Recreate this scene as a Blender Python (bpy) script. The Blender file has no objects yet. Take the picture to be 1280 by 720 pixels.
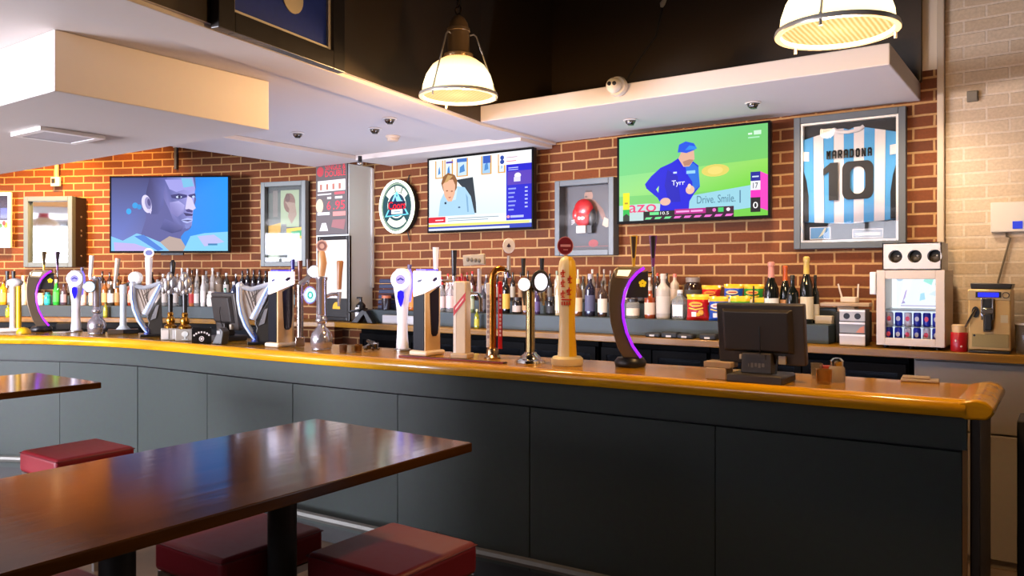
import bpy, math, random
from mathutils import Matrix, Vector
random.seed(7)
PI = math.pi
scene = bpy.context.scene
COL = scene.collection
# ------------------------------------------------------------------ camera
EYE, FOC, HOR = 1.56, 990.0, 345.0
YAW = math.atan2(.574, .818)
RX, RY, FX, FY = math.cos(YAW), math.sin(YAW), -math.sin(YAW), math.cos(YAW)

def ray(px, py=HOR):
    a = (px - 640) / FOC
    return Vector((FX + RX * a, FY + RY * a, (HOR - py) / FOC))
def on_z(px, py, z):
    d = ray(px, py); t = (z - EYE) / d.z
    return Vector((d.x * t, d.y * t, z))
def on_y(px, py, Y):
    d = ray(px, py); t = Y / d.y
    return Vector((d.x * t, Y, EYE + d.z * t))
def on_x(px, py, X):
    d = ray(px, py); t = X / d.x
    return Vector((X, d.y * t, EYE + d.z * t))
def at(px, py, D):
    d = ray(px, py)
    return Vector((d.x * D, d.y * D, EYE + d.z * D))
def depth(p):
    return p[0] * FX + p[1] * FY
def face_cam(px):
    return YAW - math.atan((px - 640) / FOC)

cam_d = bpy.data.cameras.new('camera')
cam = bpy.data.objects.new('camera', cam_d); COL.objects.link(cam)
cam.location = (0, 0, EYE); cam.rotation_euler = (PI / 2, 0, YAW)
cam_d.sensor_width = 36; cam_d.lens = FOC / 1280 * 36
cam_d.shift_y = -(360 - HOR) / 1280
cam_d.clip_start = .02
scene.camera = cam
vs = scene.view_settings
vs.view_transform = 'Standard'; vs.look = 'None'; vs.gamma = 1; vs.use_curve_mapping = False
vs.exposure = 0.0

# ------------------------------------------------------------------ materials
def lin(c):
    c = c.lstrip('#')
    out = []
    for i in (0, 2, 4):
        v = int(c[i:i + 2], 16) / 255
        out.append(v / 12.92 if v <= .04045 else ((v + .055) / 1.055) ** 2.4)
    return tuple(out) + (1.0,)
MC = {}
def nodes(name):
    m = bpy.data.materials.new(name); m.use_nodes = True
    nt = m.node_tree
    return m, nt, nt.nodes['Principled BSDF']
def mat(col, rough=.5, metal=0., emit=0., trans=0., coat=0., noise=0., ecol=None, spec=.5):
    key = (col, rough, metal, emit, trans, coat, noise, ecol, spec)
    if key in MC: return MC[key]
    m, nt, b = nodes('surface_' + col.strip('#'))
    b.inputs['Base Color'].default_value = lin(col)
    b.inputs['Roughness'].default_value = rough
    b.inputs['Metallic'].default_value = metal; b.inputs['Specular IOR Level'].default_value = spec
    if trans:
        b.inputs['Transmission Weight'].default_value = trans
        b.inputs['IOR'].default_value = 1.25
    if coat: b.inputs['Coat Weight'].default_value = coat
    if emit:
        b.inputs['Emission Color'].default_value = lin(ecol or col)
        b.inputs['Emission Strength'].default_value = emit
    tc = nt.nodes.new('ShaderNodeTexCoord'); n = nt.nodes.new('ShaderNodeTexNoise')
    n.inputs['Scale'].default_value = 35; n.inputs['Detail'].default_value = 3
    nt.links.new(tc.outputs['Object'], n.inputs['Vector'])
    if noise:
        mx = nt.nodes.new('ShaderNodeMix'); mx.data_type = 'RGBA'; mx.blend_type = 'MULTIPLY'
        mx.inputs[0].default_value = noise
        mx.inputs[6].default_value = lin(col)
        nt.links.new(n.outputs['Color'], mx.inputs[7]); nt.links.new(mx.outputs[2], b.inputs['Base Color'])
    mr = nt.nodes.new('ShaderNodeMapRange')
    mr.inputs[3].default_value = max(.02, rough - .05); mr.inputs[4].default_value = min(1, rough + .05)
    nt.links.new(n.outputs['Fac'], mr.inputs[0]); nt.links.new(mr.outputs[0], b.inputs['Roughness'])
    MC[key] = m
    return m
def wood(c1, c2, rough=.3, scale=(2, 14, 14), coat=0., spec=.5):
    key = ('wood', c1, c2, rough, scale, coat, spec)
    if key in MC: return MC[key]
    m, nt, b = nodes('wood_grain')
    tc = nt.nodes.new('ShaderNodeTexCoord'); mp = nt.nodes.new('ShaderNodeMapping'); mp.inputs['Scale'].default_value = scale
    n = nt.nodes.new('ShaderNodeTexNoise'); n.inputs['Scale'].default_value = 1.5; n.inputs['Detail'].default_value = 7; n.inputs['Distortion'].default_value = .6
    cr = nt.nodes.new('ShaderNodeValToRGB')
    cr.color_ramp.elements[0].color = lin(c1); cr.color_ramp.elements[1].color = lin(c2)
    cr.color_ramp.elements[0].position = .3; cr.color_ramp.elements[1].position = .7
    L = nt.links.new
    L(tc.outputs['Object'], mp.inputs[0]); L(mp.outputs[0], n.inputs['Vector']); L(n.outputs['Fac'], cr.inputs[0]); L(cr.outputs[0], b.inputs['Base Color'])
    bp = nt.nodes.new('ShaderNodeBump'); bp.inputs['Strength'].default_value = .04; bp.inputs['Distance'].default_value = .01
    L(n.outputs['Fac'], bp.inputs['Height']); L(bp.outputs[0], b.inputs['Normal'])
    b.inputs['Specular IOR Level'].default_value = spec
    b.inputs['Roughness'].default_value = rough; b.inputs['Coat Weight'].default_value = coat; b.inputs['Coat Roughness'].default_value = .06
    MC[key] = m
    return m
def bricks(name, c1, c2, mortar, bw=.228, rh=.0745, ms=.0075, bias=0., bump=.6, rough=.85):
    m, nt, b = nodes(name); L = nt.links.new
    uv = nt.nodes.new('ShaderNodeUVMap')
    n0 = nt.nodes.new('ShaderNodeTexNoise'); n0.inputs['Scale'].default_value = 7; n0.inputs['Detail'].default_value = 4
    L(uv.outputs[0], n0.inputs['Vector'])
    ad = nt.nodes.new('ShaderNodeMix'); ad.data_type = 'RGBA'; ad.blend_type = 'LINEAR_LIGHT'; ad.inputs[0].default_value = .004
    L(uv.outputs[0], ad.inputs[6]); L(n0.outputs['Color'], ad.inputs[7])
    t = nt.nodes.new('ShaderNodeTexBrick')
    t.inputs['Color1'].default_value = lin(c1); t.inputs['Color2'].default_value = lin(c2); t.inputs['Mortar'].default_value = lin(mortar)
    t.inputs['Scale'].default_value = 1; t.inputs['Brick Width'].default_value = bw; t.inputs['Row Height'].default_value = rh
    t.inputs['Mortar Size'].default_value = ms; t.inputs['Mortar Smooth'].default_value = .25; t.inputs['Bias'].default_value = bias
    L(ad.outputs[2], t.inputs['Vector'])
    n1 = nt.nodes.new('ShaderNodeTexNoise'); n1.inputs['Scale'].default_value = 60; n1.inputs['Detail'].default_value = 5
    L(uv.outputs[0], n1.inputs['Vector'])
    mr = nt.nodes.new('ShaderNodeMapRange'); mr.inputs[3].default_value = .65; mr.inputs[4].default_value = 1.3
    L(n1.outputs['Fac'], mr.inputs[0])
    mx = nt.nodes.new('ShaderNodeMix'); mx.data_type = 'RGBA'; mx.blend_type = 'MULTIPLY'; mx.inputs[0].default_value = .8
    L(t.outputs['Color'], mx.inputs[6]); L(mr.outputs[0], mx.inputs[7]); L(mx.outputs[2], b.inputs['Base Color'])
    mt = nt.nodes.new('ShaderNodeMath'); mt.operation = 'MULTIPLY_ADD'; mt.inputs[1].default_value = .12
    inv = nt.nodes.new('ShaderNodeMath'); inv.operation = 'SUBTRACT'; inv.inputs[0].default_value = 1; L(t.outputs['Fac'], inv.inputs[1])
    L(n1.outputs['Fac'], mt.inputs[0]); L(inv.outputs[0], mt.inputs[2])
    bp = nt.nodes.new('ShaderNodeBump'); bp.inputs['Strength'].default_value = bump; bp.inputs['Distance'].default_value = .006
    L(mt.outputs[0], bp.inputs['Height']); L(bp.outputs[0], b.inputs['Normal'])
    b.inputs['Roughness'].default_value = rough
    return m
def attr_mat(name, emit=0., rough=.5):
    m, nt, b = nodes(name)
    a = nt.nodes.new('ShaderNodeVertexColor'); a.layer_name = 'picture'
    if emit:
        b.inputs['Base Color'].default_value = (.01, .01, .01, 1)
        nt.links.new(a.outputs[0], b.inputs['Emission Color']); b.inputs['Emission Strength'].default_value = emit
        b.inputs['Roughness'].default_value = .5; b.inputs['Specular IOR Level'].default_value = .02
    else:
        nt.links.new(a.outputs[0], b.inputs['Base Color']); b.inputs['Roughness'].default_value = rough
    return m
M_SCREEN = attr_mat('screen_picture', 1.25)
M_NEON = attr_mat('lit_sign_picture', 1.7)
M_PRINT = attr_mat('printed_picture', 0)
def glass_pane():
    m = bpy.data.materials.new('clear_pane'); m.use_nodes = True; nt = m.node_tree; nt.nodes.clear()
    o = nt.nodes.new('ShaderNodeOutputMaterial'); mx = nt.nodes.new('ShaderNodeMixShader'); tr = nt.nodes.new('ShaderNodeBsdfTransparent'); g = nt.nodes.new('ShaderNodeBsdfGlossy')
    g.inputs['Roughness'].default_value = .02
    lw = nt.nodes.new('ShaderNodeFresnel'); lw.inputs[0].default_value = 1.42
    nt.links.new(lw.outputs[0], mx.inputs[0]); nt.links.new(tr.outputs[0], mx.inputs[1]); nt.links.new(g.outputs[0], mx.inputs[2]); nt.links.new(mx.outputs[0], o.inputs[0])
    return m
M_PANE = glass_pane()
def lamp_glass():
    m, nt, b = nodes('lamp_glass'); L = nt.links.new
    tc = nt.nodes.new('ShaderNodeTexCoord'); sp = nt.nodes.new('ShaderNodeSeparateXYZ'); L(tc.outputs['Object'], sp.inputs[0])
    mr = nt.nodes.new('ShaderNodeMapRange'); mr.inputs[1].default_value = 0; mr.inputs[2].default_value = .21; L(sp.outputs[2], mr.inputs[0])
    cr = nt.nodes.new('ShaderNodeValToRGB'); e = cr.color_ramp.elements
    e[0].position = 0; e[0].color = (1.0, .72, .30, 1); e[1].position = 1; e[1].color = (.55, .30, .09, 1)
    k = e.new(.45); k.color = (1, .86, .52, 1)
    L(mr.outputs[0], cr.inputs[0])
    b.inputs['Base Color'].default_value = (.12, .08, .03, 1); b.inputs['Roughness'].default_value = .4
    L(cr.outputs[0], b.inputs['Emission Color']); b.inputs['Emission Strength'].default_value = 2.6
    return m
def lamp_diffuser():
    m, nt, b = nodes('lamp_diffuser'); L = nt.links.new
    tc = nt.nodes.new('ShaderNodeTexCoord'); w = nt.nodes.new('ShaderNodeTexWave'); w.inputs['Scale'].default_value = 18; w.inputs['Distortion'].default_value = 1.2; w.inputs['Detail'].default_value = 2
    L(tc.outputs['Object'], w.inputs['Vector'])
    cr = nt.nodes.new('ShaderNodeValToRGB'); cr.color_ramp.elements[0].color = (.80, .50, .13, 1); cr.color_ramp.elements[1].color = (1, .83, .40, 1)
    L(w.outputs['Color'], cr.inputs[0])
    b.inputs['Base Color'].default_value = (.002, .002, .002, 1); b.inputs['Specular IOR Level'].default_value = 0
    L(cr.outputs[0], b.inputs['Emission Color']); b.inputs['Emission Strength'].default_value = 1.15
    return m
M_LAMP = lamp_glass(); M_DIFF = lamp_diffuser()
M_LAMPMETAL = mat('#b8b0a4', .3, .35)
M_BRICK = bricks('red_brick', '#70370d', '#562909', '#a67f50')
M_WBRICK = bricks('whitewashed_brick', '#c9b498', '#bca588', '#d0bfa8', ms=.007, bump=.6, rough=.6)
M_WHITE = mat('#cfc6c0', .7, noise=.05)
M_BLACKWALL = mat('#3e3020', .5, noise=.3)
M_CHROME = mat('#c9c6c2', .14, 1.)
M_STEEL = mat('#a9a7a5', .3, 1.)
M_GOLD = mat('#c08a38', .22, 1.)
M_COPPER = mat('#c27e35', .25, 1.)
M_BLK = mat('#0c0c0d', .35)
M_BLKM = mat('#151413', .6)
M_DARK = mat('#2b2926', .45)
M_FRAME = mat('#4a5054', .4)
M_IVORY = mat('#d9cdb8', .35, coat=.3)
M_WHT = mat('#e6e3e0', .35)
M_YEL = mat('#e0b000', .4)
M_RED = mat('#a5141a', .4)
M_BARWOOD = wood('#a67006', '#d09a0c', .2, (1.2, 16, 16), coat=.15, spec=.4)
M_TABLE = wood('#341c07', '#58340e', .13, (14, 1.2, 14), coat=0., spec=.28)
M_LED = mat('#8a1cf0', .3, emit=1.5)
M_BULBW = mat('#fff4e8', .3, emit=2.5)

# ------------------------------------------------------------------ mesh builder
def text_mesh(s):
    cu = bpy.data.curves.new('t', 'FONT'); cu.body = s; cu.resolution_u = 3; cu.offset = .004
    ob = bpy.data.objects.new('t', cu); COL.objects.link(ob)
    dg = bpy.context.evaluated_depsgraph_get()
    e = ob.evaluated_get(dg); me = e.to_mesh()
    v = [tuple(x.co[:2]) for x in me.vertices]; f = [tuple(p.vertices) for p in me.polygons]
    e.to_mesh_clear(); bpy.data.objects.remove(ob); bpy.data.curves.remove(cu)
    x0 = min(p[0] for p in v); x1 = max(p[0] for p in v); y0 = min(p[1] for p in v); y1 = max(p[1] for p in v)
    return [((p[0] - x0) / (x1 - x0), (p[1] - y0) / (y1 - y0)) for p in v], f
TM = {}
def tmesh(s):
    if s not in TM: TM[s] = text_mesh(s)
    return TM[s]

class MB:
    def __init__(s, m=None):
        s.v = []; s.f = []; s.mi = []; s.mats = []; s.cur = 0; s.T = None; s.uv = None
        if m: s.m(m)
    def m(s, m):
        if m not in s.mats: s.mats.append(m)
        s.cur = s.mats.index(m); return s
    def add(s, vs_, fs):
        n = len(s.v)
        for p in vs_:
            p = Vector(p)
            s.v.append(tuple(s.T @ p) if s.T else tuple(p))
        for f in fs:
            s.f.append(tuple(i + n for i in f)); s.mi.append(s.cur)
        return s
    def box(s, x0, x1, y0, y1, z0, z1):
        return s.add([(x0, y0, z0), (x1, y0, z0), (x1, y1, z0), (x0, y1, z0), (x0, y0, z1), (x1, y0, z1), (x1, y1, z1), (x0, y1, z1)],
                     [(3, 2, 1, 0), (4, 5, 6, 7), (0, 1, 5, 4), (1, 2, 6, 5), (2, 3, 7, 6), (3, 0, 4, 7)])
    def prism(s, poly, y0, y1):            # silhouette in XZ, from front y0 to back y1
        a = sum(poly[i][0] * poly[(i + 1) % len(poly)][1] - poly[(i + 1) % len(poly)][0] * poly[i][1] for i in range(len(poly)))
        if a < 0: poly = poly[::-1]
        n = len(poly)
        return s.add([(x, y0, z) for x, z in poly] + [(x, y1, z) for x, z in poly],
                     [tuple(range(n)), tuple(range(2 * n - 1, n - 1, -1))] + [(i, i + n, (i + 1) % n + n, (i + 1) % n) for i in range(n)])
    def vprism(s, poly, z0, z1):           # outline in XY
        a = sum(poly[i][0] * poly[(i + 1) % len(poly)][1] - poly[(i + 1) % len(poly)][0] * poly[i][1] for i in range(len(poly)))
        if a < 0: poly = poly[::-1]
        n = len(poly)
        return s.add([(p[0], p[1], z0) for p in poly] + [(p[0], p[1], z1) for p in poly],
                     [tuple(range(n - 1, -1, -1)), tuple(range(n, 2 * n))] + [(i, (i + 1) % n, (i + 1) % n + n, i + n) for i in range(n)])
    def lathe(s, prof, cx=0, cy=0, seg=16, sx=1., sy=1.):
        vs_ = []; fs = []; k = len(prof)
        for r, z in prof:
            for i in range(seg):
                a = 2 * PI * i / seg
                vs_.append((cx + r * sx * math.cos(a), cy + r * sy * math.sin(a), z))
        for j in range(k - 1):
            for i in range(seg):
                i2 = (i + 1) % seg
                fs.append((j * seg + i, j * seg + i2, (j + 1) * seg + i2, (j + 1) * seg + i))
        fs.append(tuple(range(seg - 1, -1, -1))); fs.append(tuple((k - 1) * seg + i for i in range(seg)))
        return s.add(vs_, fs)
    def tube(s, pts, r, seg=8, sq=1.):
        pts = [Vector(p) for p in pts]; n = len(pts)
        rs = r if isinstance(r, (list, tuple)) else [r] * n
        vs_ = []; fs = []; prev = None
        for i, p in enumerate(pts):
            t = (pts[min(i + 1, n - 1)] - pts[max(i - 1, 0)]).normalized()
            if prev is None:
                u = Vector((0, 1, 0)) if abs(t.y) < .9 else Vector((1, 0, 0))
            else: u = prev
            u = (u - t * u.dot(t)).normalized(); prev = u; w = t.cross(u)
            for k in range(seg):
                a = 2 * PI * k / seg
                vs_.append(p + u * math.cos(a) * rs[i] * sq + w * math.sin(a) * rs[i])
        for i in range(n - 1):
            for k in range(seg):
                k2 = (k + 1) % seg
                fs.append((i * seg + k, i * seg + k2, (i + 1) * seg + k2, (i + 1) * seg + k))
        fs.append(tuple(range(seg - 1, -1, -1))); fs.append(tuple((n - 1) * seg + k for k in range(seg)))
        return s.add(vs_, fs)
    def ell(s, c, rx, ry, rz, seg=12, rings=8):
        vs_ = [(c[0], c[1], c[2] - rz)]; fs = []
        for j in range(1, rings):
            ph = -PI / 2 + PI * j / rings
            for i in range(seg):
                a = 2 * PI * i / seg
                vs_.append((c[0] + rx * math.cos(ph) * math.cos(a), c[1] + ry * math.cos(ph) * math.sin(a), c[2] + rz * math.sin(ph)))
        vs_.append((c[0], c[1], c[2] + rz)); top = len(vs_) - 1
        for i in range(seg):
            i2 = (i + 1) % seg
            fs.append((0, 1 + i2, 1 + i)); fs.append((top, 1 + (rings - 2) * seg + i, 1 + (rings - 2) * seg + i2))
            for j in range(rings - 2):
                a = 1 + j * seg
                fs.append((a + i, a + i2, a + seg + i2, a + seg + i))
        return s.add(vs_, fs)
    def disc(s, c, rx, rz, y0, y1, seg=20):      # upright oval plate facing -y
        return s.prism([(c[0] + rx * math.cos(2 * PI * i / seg), c[1] + rz * math.sin(2 * PI * i / seg)) for i in range(seg)], y0, y1)
    def ring(s, c, rx, rz, w, y0, y1, seg=28):
        vs_ = []; fs = []
        for i in range(seg):
            a = 2 * PI * i / seg; ca, sa = math.cos(a), math.sin(a)
            for (k, y) in ((0, y0), (-w, y0), (-w, y1), (0, y1)):
                vs_.append((c[0] + (rx + k) * ca, y, c[1] + (rz + k) * sa))
        for i in range(seg):
            j = (i + 1) % seg
            for k in range(4):
                k2 = (k + 1) % 4
                fs.append((i * 4 + k, j * 4 + k, j * 4 + k2, i * 4 + k2))
        return s.add(vs_, fs)
    def text(s, t, x0, x1, z0, z1, y):
        v, f = tmesh(t)
        return s.add([(x0 + (x1 - x0) * p[0], y, z0 + (z1 - z0) * p[1]) for p in v], f)
    def build(s, name, parent=None, smooth=40, bevel=0., loc=None, rotz=0.):
        me = bpy.data.meshes.new(name)
        me.from_pydata(s.v, [], s.f)
        for m in s.mats: me.materials.append(m)
        if len(s.mats) > 1: me.polygons.foreach_set('material_index', s.mi)
        if smooth:
            me.polygons.foreach_set('use_smooth', [True] * len(me.polygons))
            me.set_sharp_from_angle(angle=math.radians(smooth))
        if s.uv:
            ul = me.uv_layers.new(name='UVMap')
            for p in me.polygons:
                for li in p.loop_indices: ul.data[li].uv = s.uv(me.vertices[me.loops[li].vertex_index].co, p)
        me.update()
        ob = bpy.data.objects.new(name, me); COL.objects.link(ob)
        if parent: ob.parent = parent
        if loc is not None: ob.location = loc
        if rotz: ob.rotation_euler = (0, 0, rotz)
        if bevel:
            b = ob.modifiers.new('edge', 'BEVEL'); b.width = bevel; b.segments = 2; b.limit_method = 'ANGLE'; b.angle_limit = .7
        return ob

STROKES = {'M': [(0, 0, 0, 1), (0, 1, .5, .4), (.5, .4, 1, 1), (1, 1, 1, 0)],
 'A': [(0, 0, 0, .8), (0, .8, .2, 1), (.2, 1, .8, 1), (.8, 1, 1, .8), (1, .8, 1, 0), (0, .42, 1, .42)],
 'R': [(0, 0, 0, 1), (0, 1, .8, 1), (.8, 1, 1, .85), (1, .85, 1, .6), (1, .6, .8, .45), (.8, .45, 0, .45), (.5, .45, 1, 0)],
 'D': [(0, 0, 0, 1), (0, 1, .75, 1), (.75, 1, 1, .75), (1, .75, 1, .25), (1, .25, .75, 0), (.75, 0, 0, 0)],
 'O': [(0, .2, 0, .8), (0, .8, .2, 1), (.2, 1, .8, 1), (.8, 1, 1, .8), (1, .8, 1, .2), (1, .2, .8, 0), (.8, 0, .2, 0), (.2, 0, 0, .2)],
 'N': [(0, 0, 0, 1), (0, 1, 1, 0), (1, 0, 1, 1)]}
def block_word(mb, word, x0, x1, z0, z1, y0, y1, t):
    n = len(word); cw = (x1 - x0) / n
    for i, c in enumerate(word):
        ox = x0 + i * cw + t * .75; w = cw - t * 1.5 - cw * .12
        for a, b, c_, d in STROKES[c]:
            p = Vector((ox + a * w, z0 + t / 2 + b * (z1 - z0 - t))); q = Vector((ox + c_ * w, z0 + t / 2 + d * (z1 - z0 - t)))
            u = (q - p).normalized(); v = Vector((-u.y, u.x)) * t / 2; p = p - u * t * .35; q = q + u * t * .35
            mb.prism([tuple(p - v), tuple(q - v), tuple(q + v), tuple(p + v)], y0, y1)
class Pic:                                     # a flat printed / lit picture: coloured shapes in one mesh, u right 0..1, v up 0..1
    def __init__(s, w, h): s.w = w; s.h = h; s.v = []; s.f = []; s.c = []; s.n = 0
    def poly(s, pts, col, cols=None):
        y = -.00012 * s.n; s.n += 1; k = len(s.v)
        a = sum(pts[i][0] * pts[(i + 1) % len(pts)][1] - pts[(i + 1) % len(pts)][0] * pts[i][1] for i in range(len(pts)))
        if a < 0: pts = pts[::-1]; cols = cols[::-1] if cols else None
        s.v += [((p[0] - .5) * s.w, y, p[1] * s.h) for p in pts]; s.f.append(tuple(range(k, k + len(pts))))
        s.c.append([lin(x) for x in cols] if cols else [lin(col)] * len(pts)); return s
    def rect(s, u0, v0, u1, v1, col, top=None, right=None):
        if top: return s.poly([(u0, v0), (u1, v0), (u1, v1), (u0, v1)], col, [col, col, top, top])
        if right: return s.poly([(u0, v0), (u1, v0), (u1, v1), (u0, v1)], col, [col, right, right, col])
        return s.poly([(u0, v0), (u1, v0), (u1, v1), (u0, v1)], col)
    def oval(s, u, v, ru, rv, col, rot=0., seg=20, a0=0., a1=360.):
        pts = []
        full = a1 - a0 >= 360
        for i in range(seg if full else seg + 1):
            a = math.radians(a0 + (a1 - a0) * i / seg)
            x = ru * math.cos(a); y = rv * math.sin(a)
            pts.append((u + x * math.cos(rot) - y * math.sin(rot), v + x * math.sin(rot) + y * math.cos(rot)))
        return s.poly(pts, col)
    def text(s, t, u0, v0, u1, v1, col):
        v, f = tmesh(t); y = -.00012 * s.n; s.n += 1; k = len(s.v)
        s.v += [((u0 + (u1 - u0) * p[0] - .5) * s.w, y, (v0 + (v1 - v0) * p[1]) * s.h) for p in v]
        for q in f:
            s.f.append(tuple(i + k for i in q)); s.c.append([lin(col)] * len(q))
        return s
    def build(s, name, m, parent, loc=(0, 0, 0), rotx=0.):
        me = bpy.data.meshes.new(name); me.from_pydata(s.v, [], s.f); me.materials.append(m)
        at_ = me.color_attributes.new('picture', 'FLOAT_COLOR', 'CORNER'); i = 0
        for fc in s.c:
            for c in fc: at_.data[i].color = c; i += 1
        ob = bpy.data.objects.new(name, me); COL.objects.link(ob); ob.parent = parent; ob.location = loc; ob.rotation_euler = (rotx, 0, 0)
        return ob

LABELS = {}
def tag(o, label, cat, group=None):
    if len(label.split()) > 16 or len(label.split()) < 4: print('LABEL LENGTH', len(label.split()), label)
    if label in LABELS: print('LABEL TWICE', label)
    LABELS[label] = 1
    o['label'] = label; o['category'] = cat
    if group: o['group'] = group
    return o
def thing(name, label, cat, loc=(0, 0, 0), rotz=0., group=None):
    o = bpy.data.objects.new(name, None); COL.objects.link(o); o.empty_display_size = .1
    o.location = loc; o.rotation_euler = (0, 0, rotz)
    return tag(o, label, cat, group)
def struct(o): o['kind'] = 'structure'; return o
# ------------------------------------------------------------------ setting
YW = 5.35                       # brick wall behind the bar
BT = 1.10                       # bar top height
CT = 1.15                       # back counter height
ZC = 2.62                       # low ceiling over the bar
ZH = 4.2                        # high ceiling
def wall_strip(name, pts, z0, z1, m, thick=.12, side=1):
    """brick strip along a plan polyline (left to right as seen), uv in metres; thick goes to the back"""
    mb = MB(m); acc = [0.]
    for i in range(1, len(pts)): acc.append(acc[-1] + math.dist(pts[i], pts[i - 1]))
    n = len(pts); vs_ = []; uvs = []
    back = []
    for i, p in enumerate(pts):
        a = Vector(pts[max(i - 1, 0)]); b = Vector(pts[min(i + 1, n - 1)]); t = (b - a).normalized()
        back.append((p[0] - t.y * thick * side, p[1] + t.x * thick * side))
    for z in (z0, z1):
        for i, p in enumerate(pts): vs_.append((p[0], p[1], z)); uvs.append((acc[i], z))
    for z in (z0, z1):
        for i, p in enumerate(back): vs_.append((p[0], p[1], z)); uvs.append((acc[i], z))
    fs = []
    for i in range(n - 1):
        fs.append((i, i + 1, n + i + 1, n + i)); fs.append((2 * n + i + 1, 2 * n + i, 3 * n + i, 3 * n + i + 1))
        fs.append((n + i, n + i + 1, 3 * n + i + 1, 3 * n + i)); fs.append((i + 1, i, 2 * n + i, 2 * n + i + 1))
    fs.append((0, n, 3 * n, 2 * n)); fs.append((n - 1, 3 * n - 1, 4 * n - 1, 2 * n - 1))
    mb.add(vs_, fs)
    look = {tuple(round(c, 4) for c in v): uvs[k] for k, v in enumerate(vs_)}
    mb.uv = lambda co, p: look.get(tuple(round(c, 4) for c in co), (co.x + co.y, co.z))
    return struct(mb.build(name, smooth=0))

wl = [at(px, HOR, D) for px, D in ((-420, 8.75), (-300, 8.65), (-150, 8.55), (0, 8.42), (75, 8.34), (150, 8.23), (222, 8.1), (280, 7.97), (340, 7.8), (395, 7.6), (418, 7.5))]
WL = [(p.x, p.y) for p in wl]
wall_strip('wall_left', WL, 0, 3.4, M_BRICK)
XE = on_y(1178, HOR, YW).x
wall_strip('wall_back', [(-5.9, YW), (XE - .001, YW)], 0, 2.80, M_BRICK)
wall_strip('wall_right', [(XE, YW - .03), (2.6, YW - .03)], 0, ZH, M_WBRICK)
struct(MB(M_WBRICK).box(-.78, XE - .001, YW, YW + .12, 2.80, ZH).build('wall_upper', smooth=0))
struct(MB(M_BLACKWALL).box(-3.4, -.72, YW - .06, YW + .12, 2.731, ZH).build('wall_dark', smooth=0))
# black bulkhead wall running from the brick wall towards the street
fa0, fa1 = Vector((-3.31, 4.34)), Vector((-2.90, 1.68))
fd = (fa1 - fa0).normalized()
FPTS = [(-3.33, YW - .06), (fa0.x, fa0.y), (fa1.x, fa1.y), tuple(fa1 + fd * 2.6), tuple(fa1 + fd * 5.4)]
struct(MB(M_BLACKWALL).vprism(FPTS + [(p[0] - .12, p[1]) for p in FPTS[::-1]], ZC + .002, ZH).build('wall_bulkhead', smooth=0))
# low white ceiling over the left of the bar
low = [(p[0] - .001, p[1]) for p in FPTS[1:]] + [(-12.6, -3.9), (-12.6, 1.7), (-9.5, 2.7), (-5.8, 2.7), (-5.8, 5.04), (-5.36, 5.04), (-5.36, YW - .002), (-3.31, YW - .002)]
struct(MB(M_WHITE).vprism(low, ZC, ZC + .1).build('ceiling_low', smooth=0))
struct(MB(mat('#171310', .8, noise=.2)).box(-3.6, 3.4, -4.0, 5.6, ZH, ZH + .1).build('ceiling', smooth=0))
struct(MB(mat('#8f7a62', .8)).vprism([(-12.6, 1.5), (-5.7, 2.75), (-5.7, 5.4), (-7.5, 5.6), (-12.6, 5.0)], 3.3, 3.4).build('ceiling_rear', smooth=0))
# dropped duct box: white street face, warm inner face
struct(MB(M_WHITE).box(-10.5, -3.56, 1.655, 2.77, 2.355, ZC - .001).build('trim_1', smooth=0, bevel=.004))
# pale beams along the ceiling edges
struct(MB(M_WHITE).box(-5.80, -5.12, 2.78, 5.03, 2.585, ZC - .001).build('trim_2', smooth=0, bevel=.004))
struct(MB(M_WHITE).box(-5.12, -3.36, 4.90, YW - .002, 2.575, ZC - .001).build('trim_3', smooth=0, bevel=.004))
struct(MB(M_WHITE).vprism([(-3.60, YW - .47), (-3.60, 4.38), (-2.74, -1.3), (-2.46, -1.3), (-3.32, 4.36), (-3.32, YW - .01), (-3.42, YW - .01)], ZC - .02, ZC - .0005).build('trim_4', smooth=0, bevel=.003))
# cream bulkhead over the right of the bar
struct(MB(M_WHITE).box(-3.309, -.73, 4.335, YW - .002, ZC, 2.73).build('trim_5', smooth=0, bevel=.006))
# slim white trunking where the brick meets the whitewashed wall
struct(MB(mat('#b9a78f', .5)).box(XE - .02, XE + .018, YW - .075, YW - .031, CT + .01, ZH - .01).build('trim_6', smooth=0, bevel=.006))
# pillar between the two brick walls
PB = mat('#cfd6d4', .6, noise=.05)
struct(MB(PB).box(-5.80, -5.36, 5.05, YW + .1, CT + .002, ZC - .037).build('wall_pillar', smooth=0, bevel=.008))
struct(MB(mat('#d8d8d4', .5)).box(-5.359, -5.335, YW - .03, YW - .001, CT + .30, 2.57).build('trim_7', smooth=0, bevel=.004))
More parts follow.
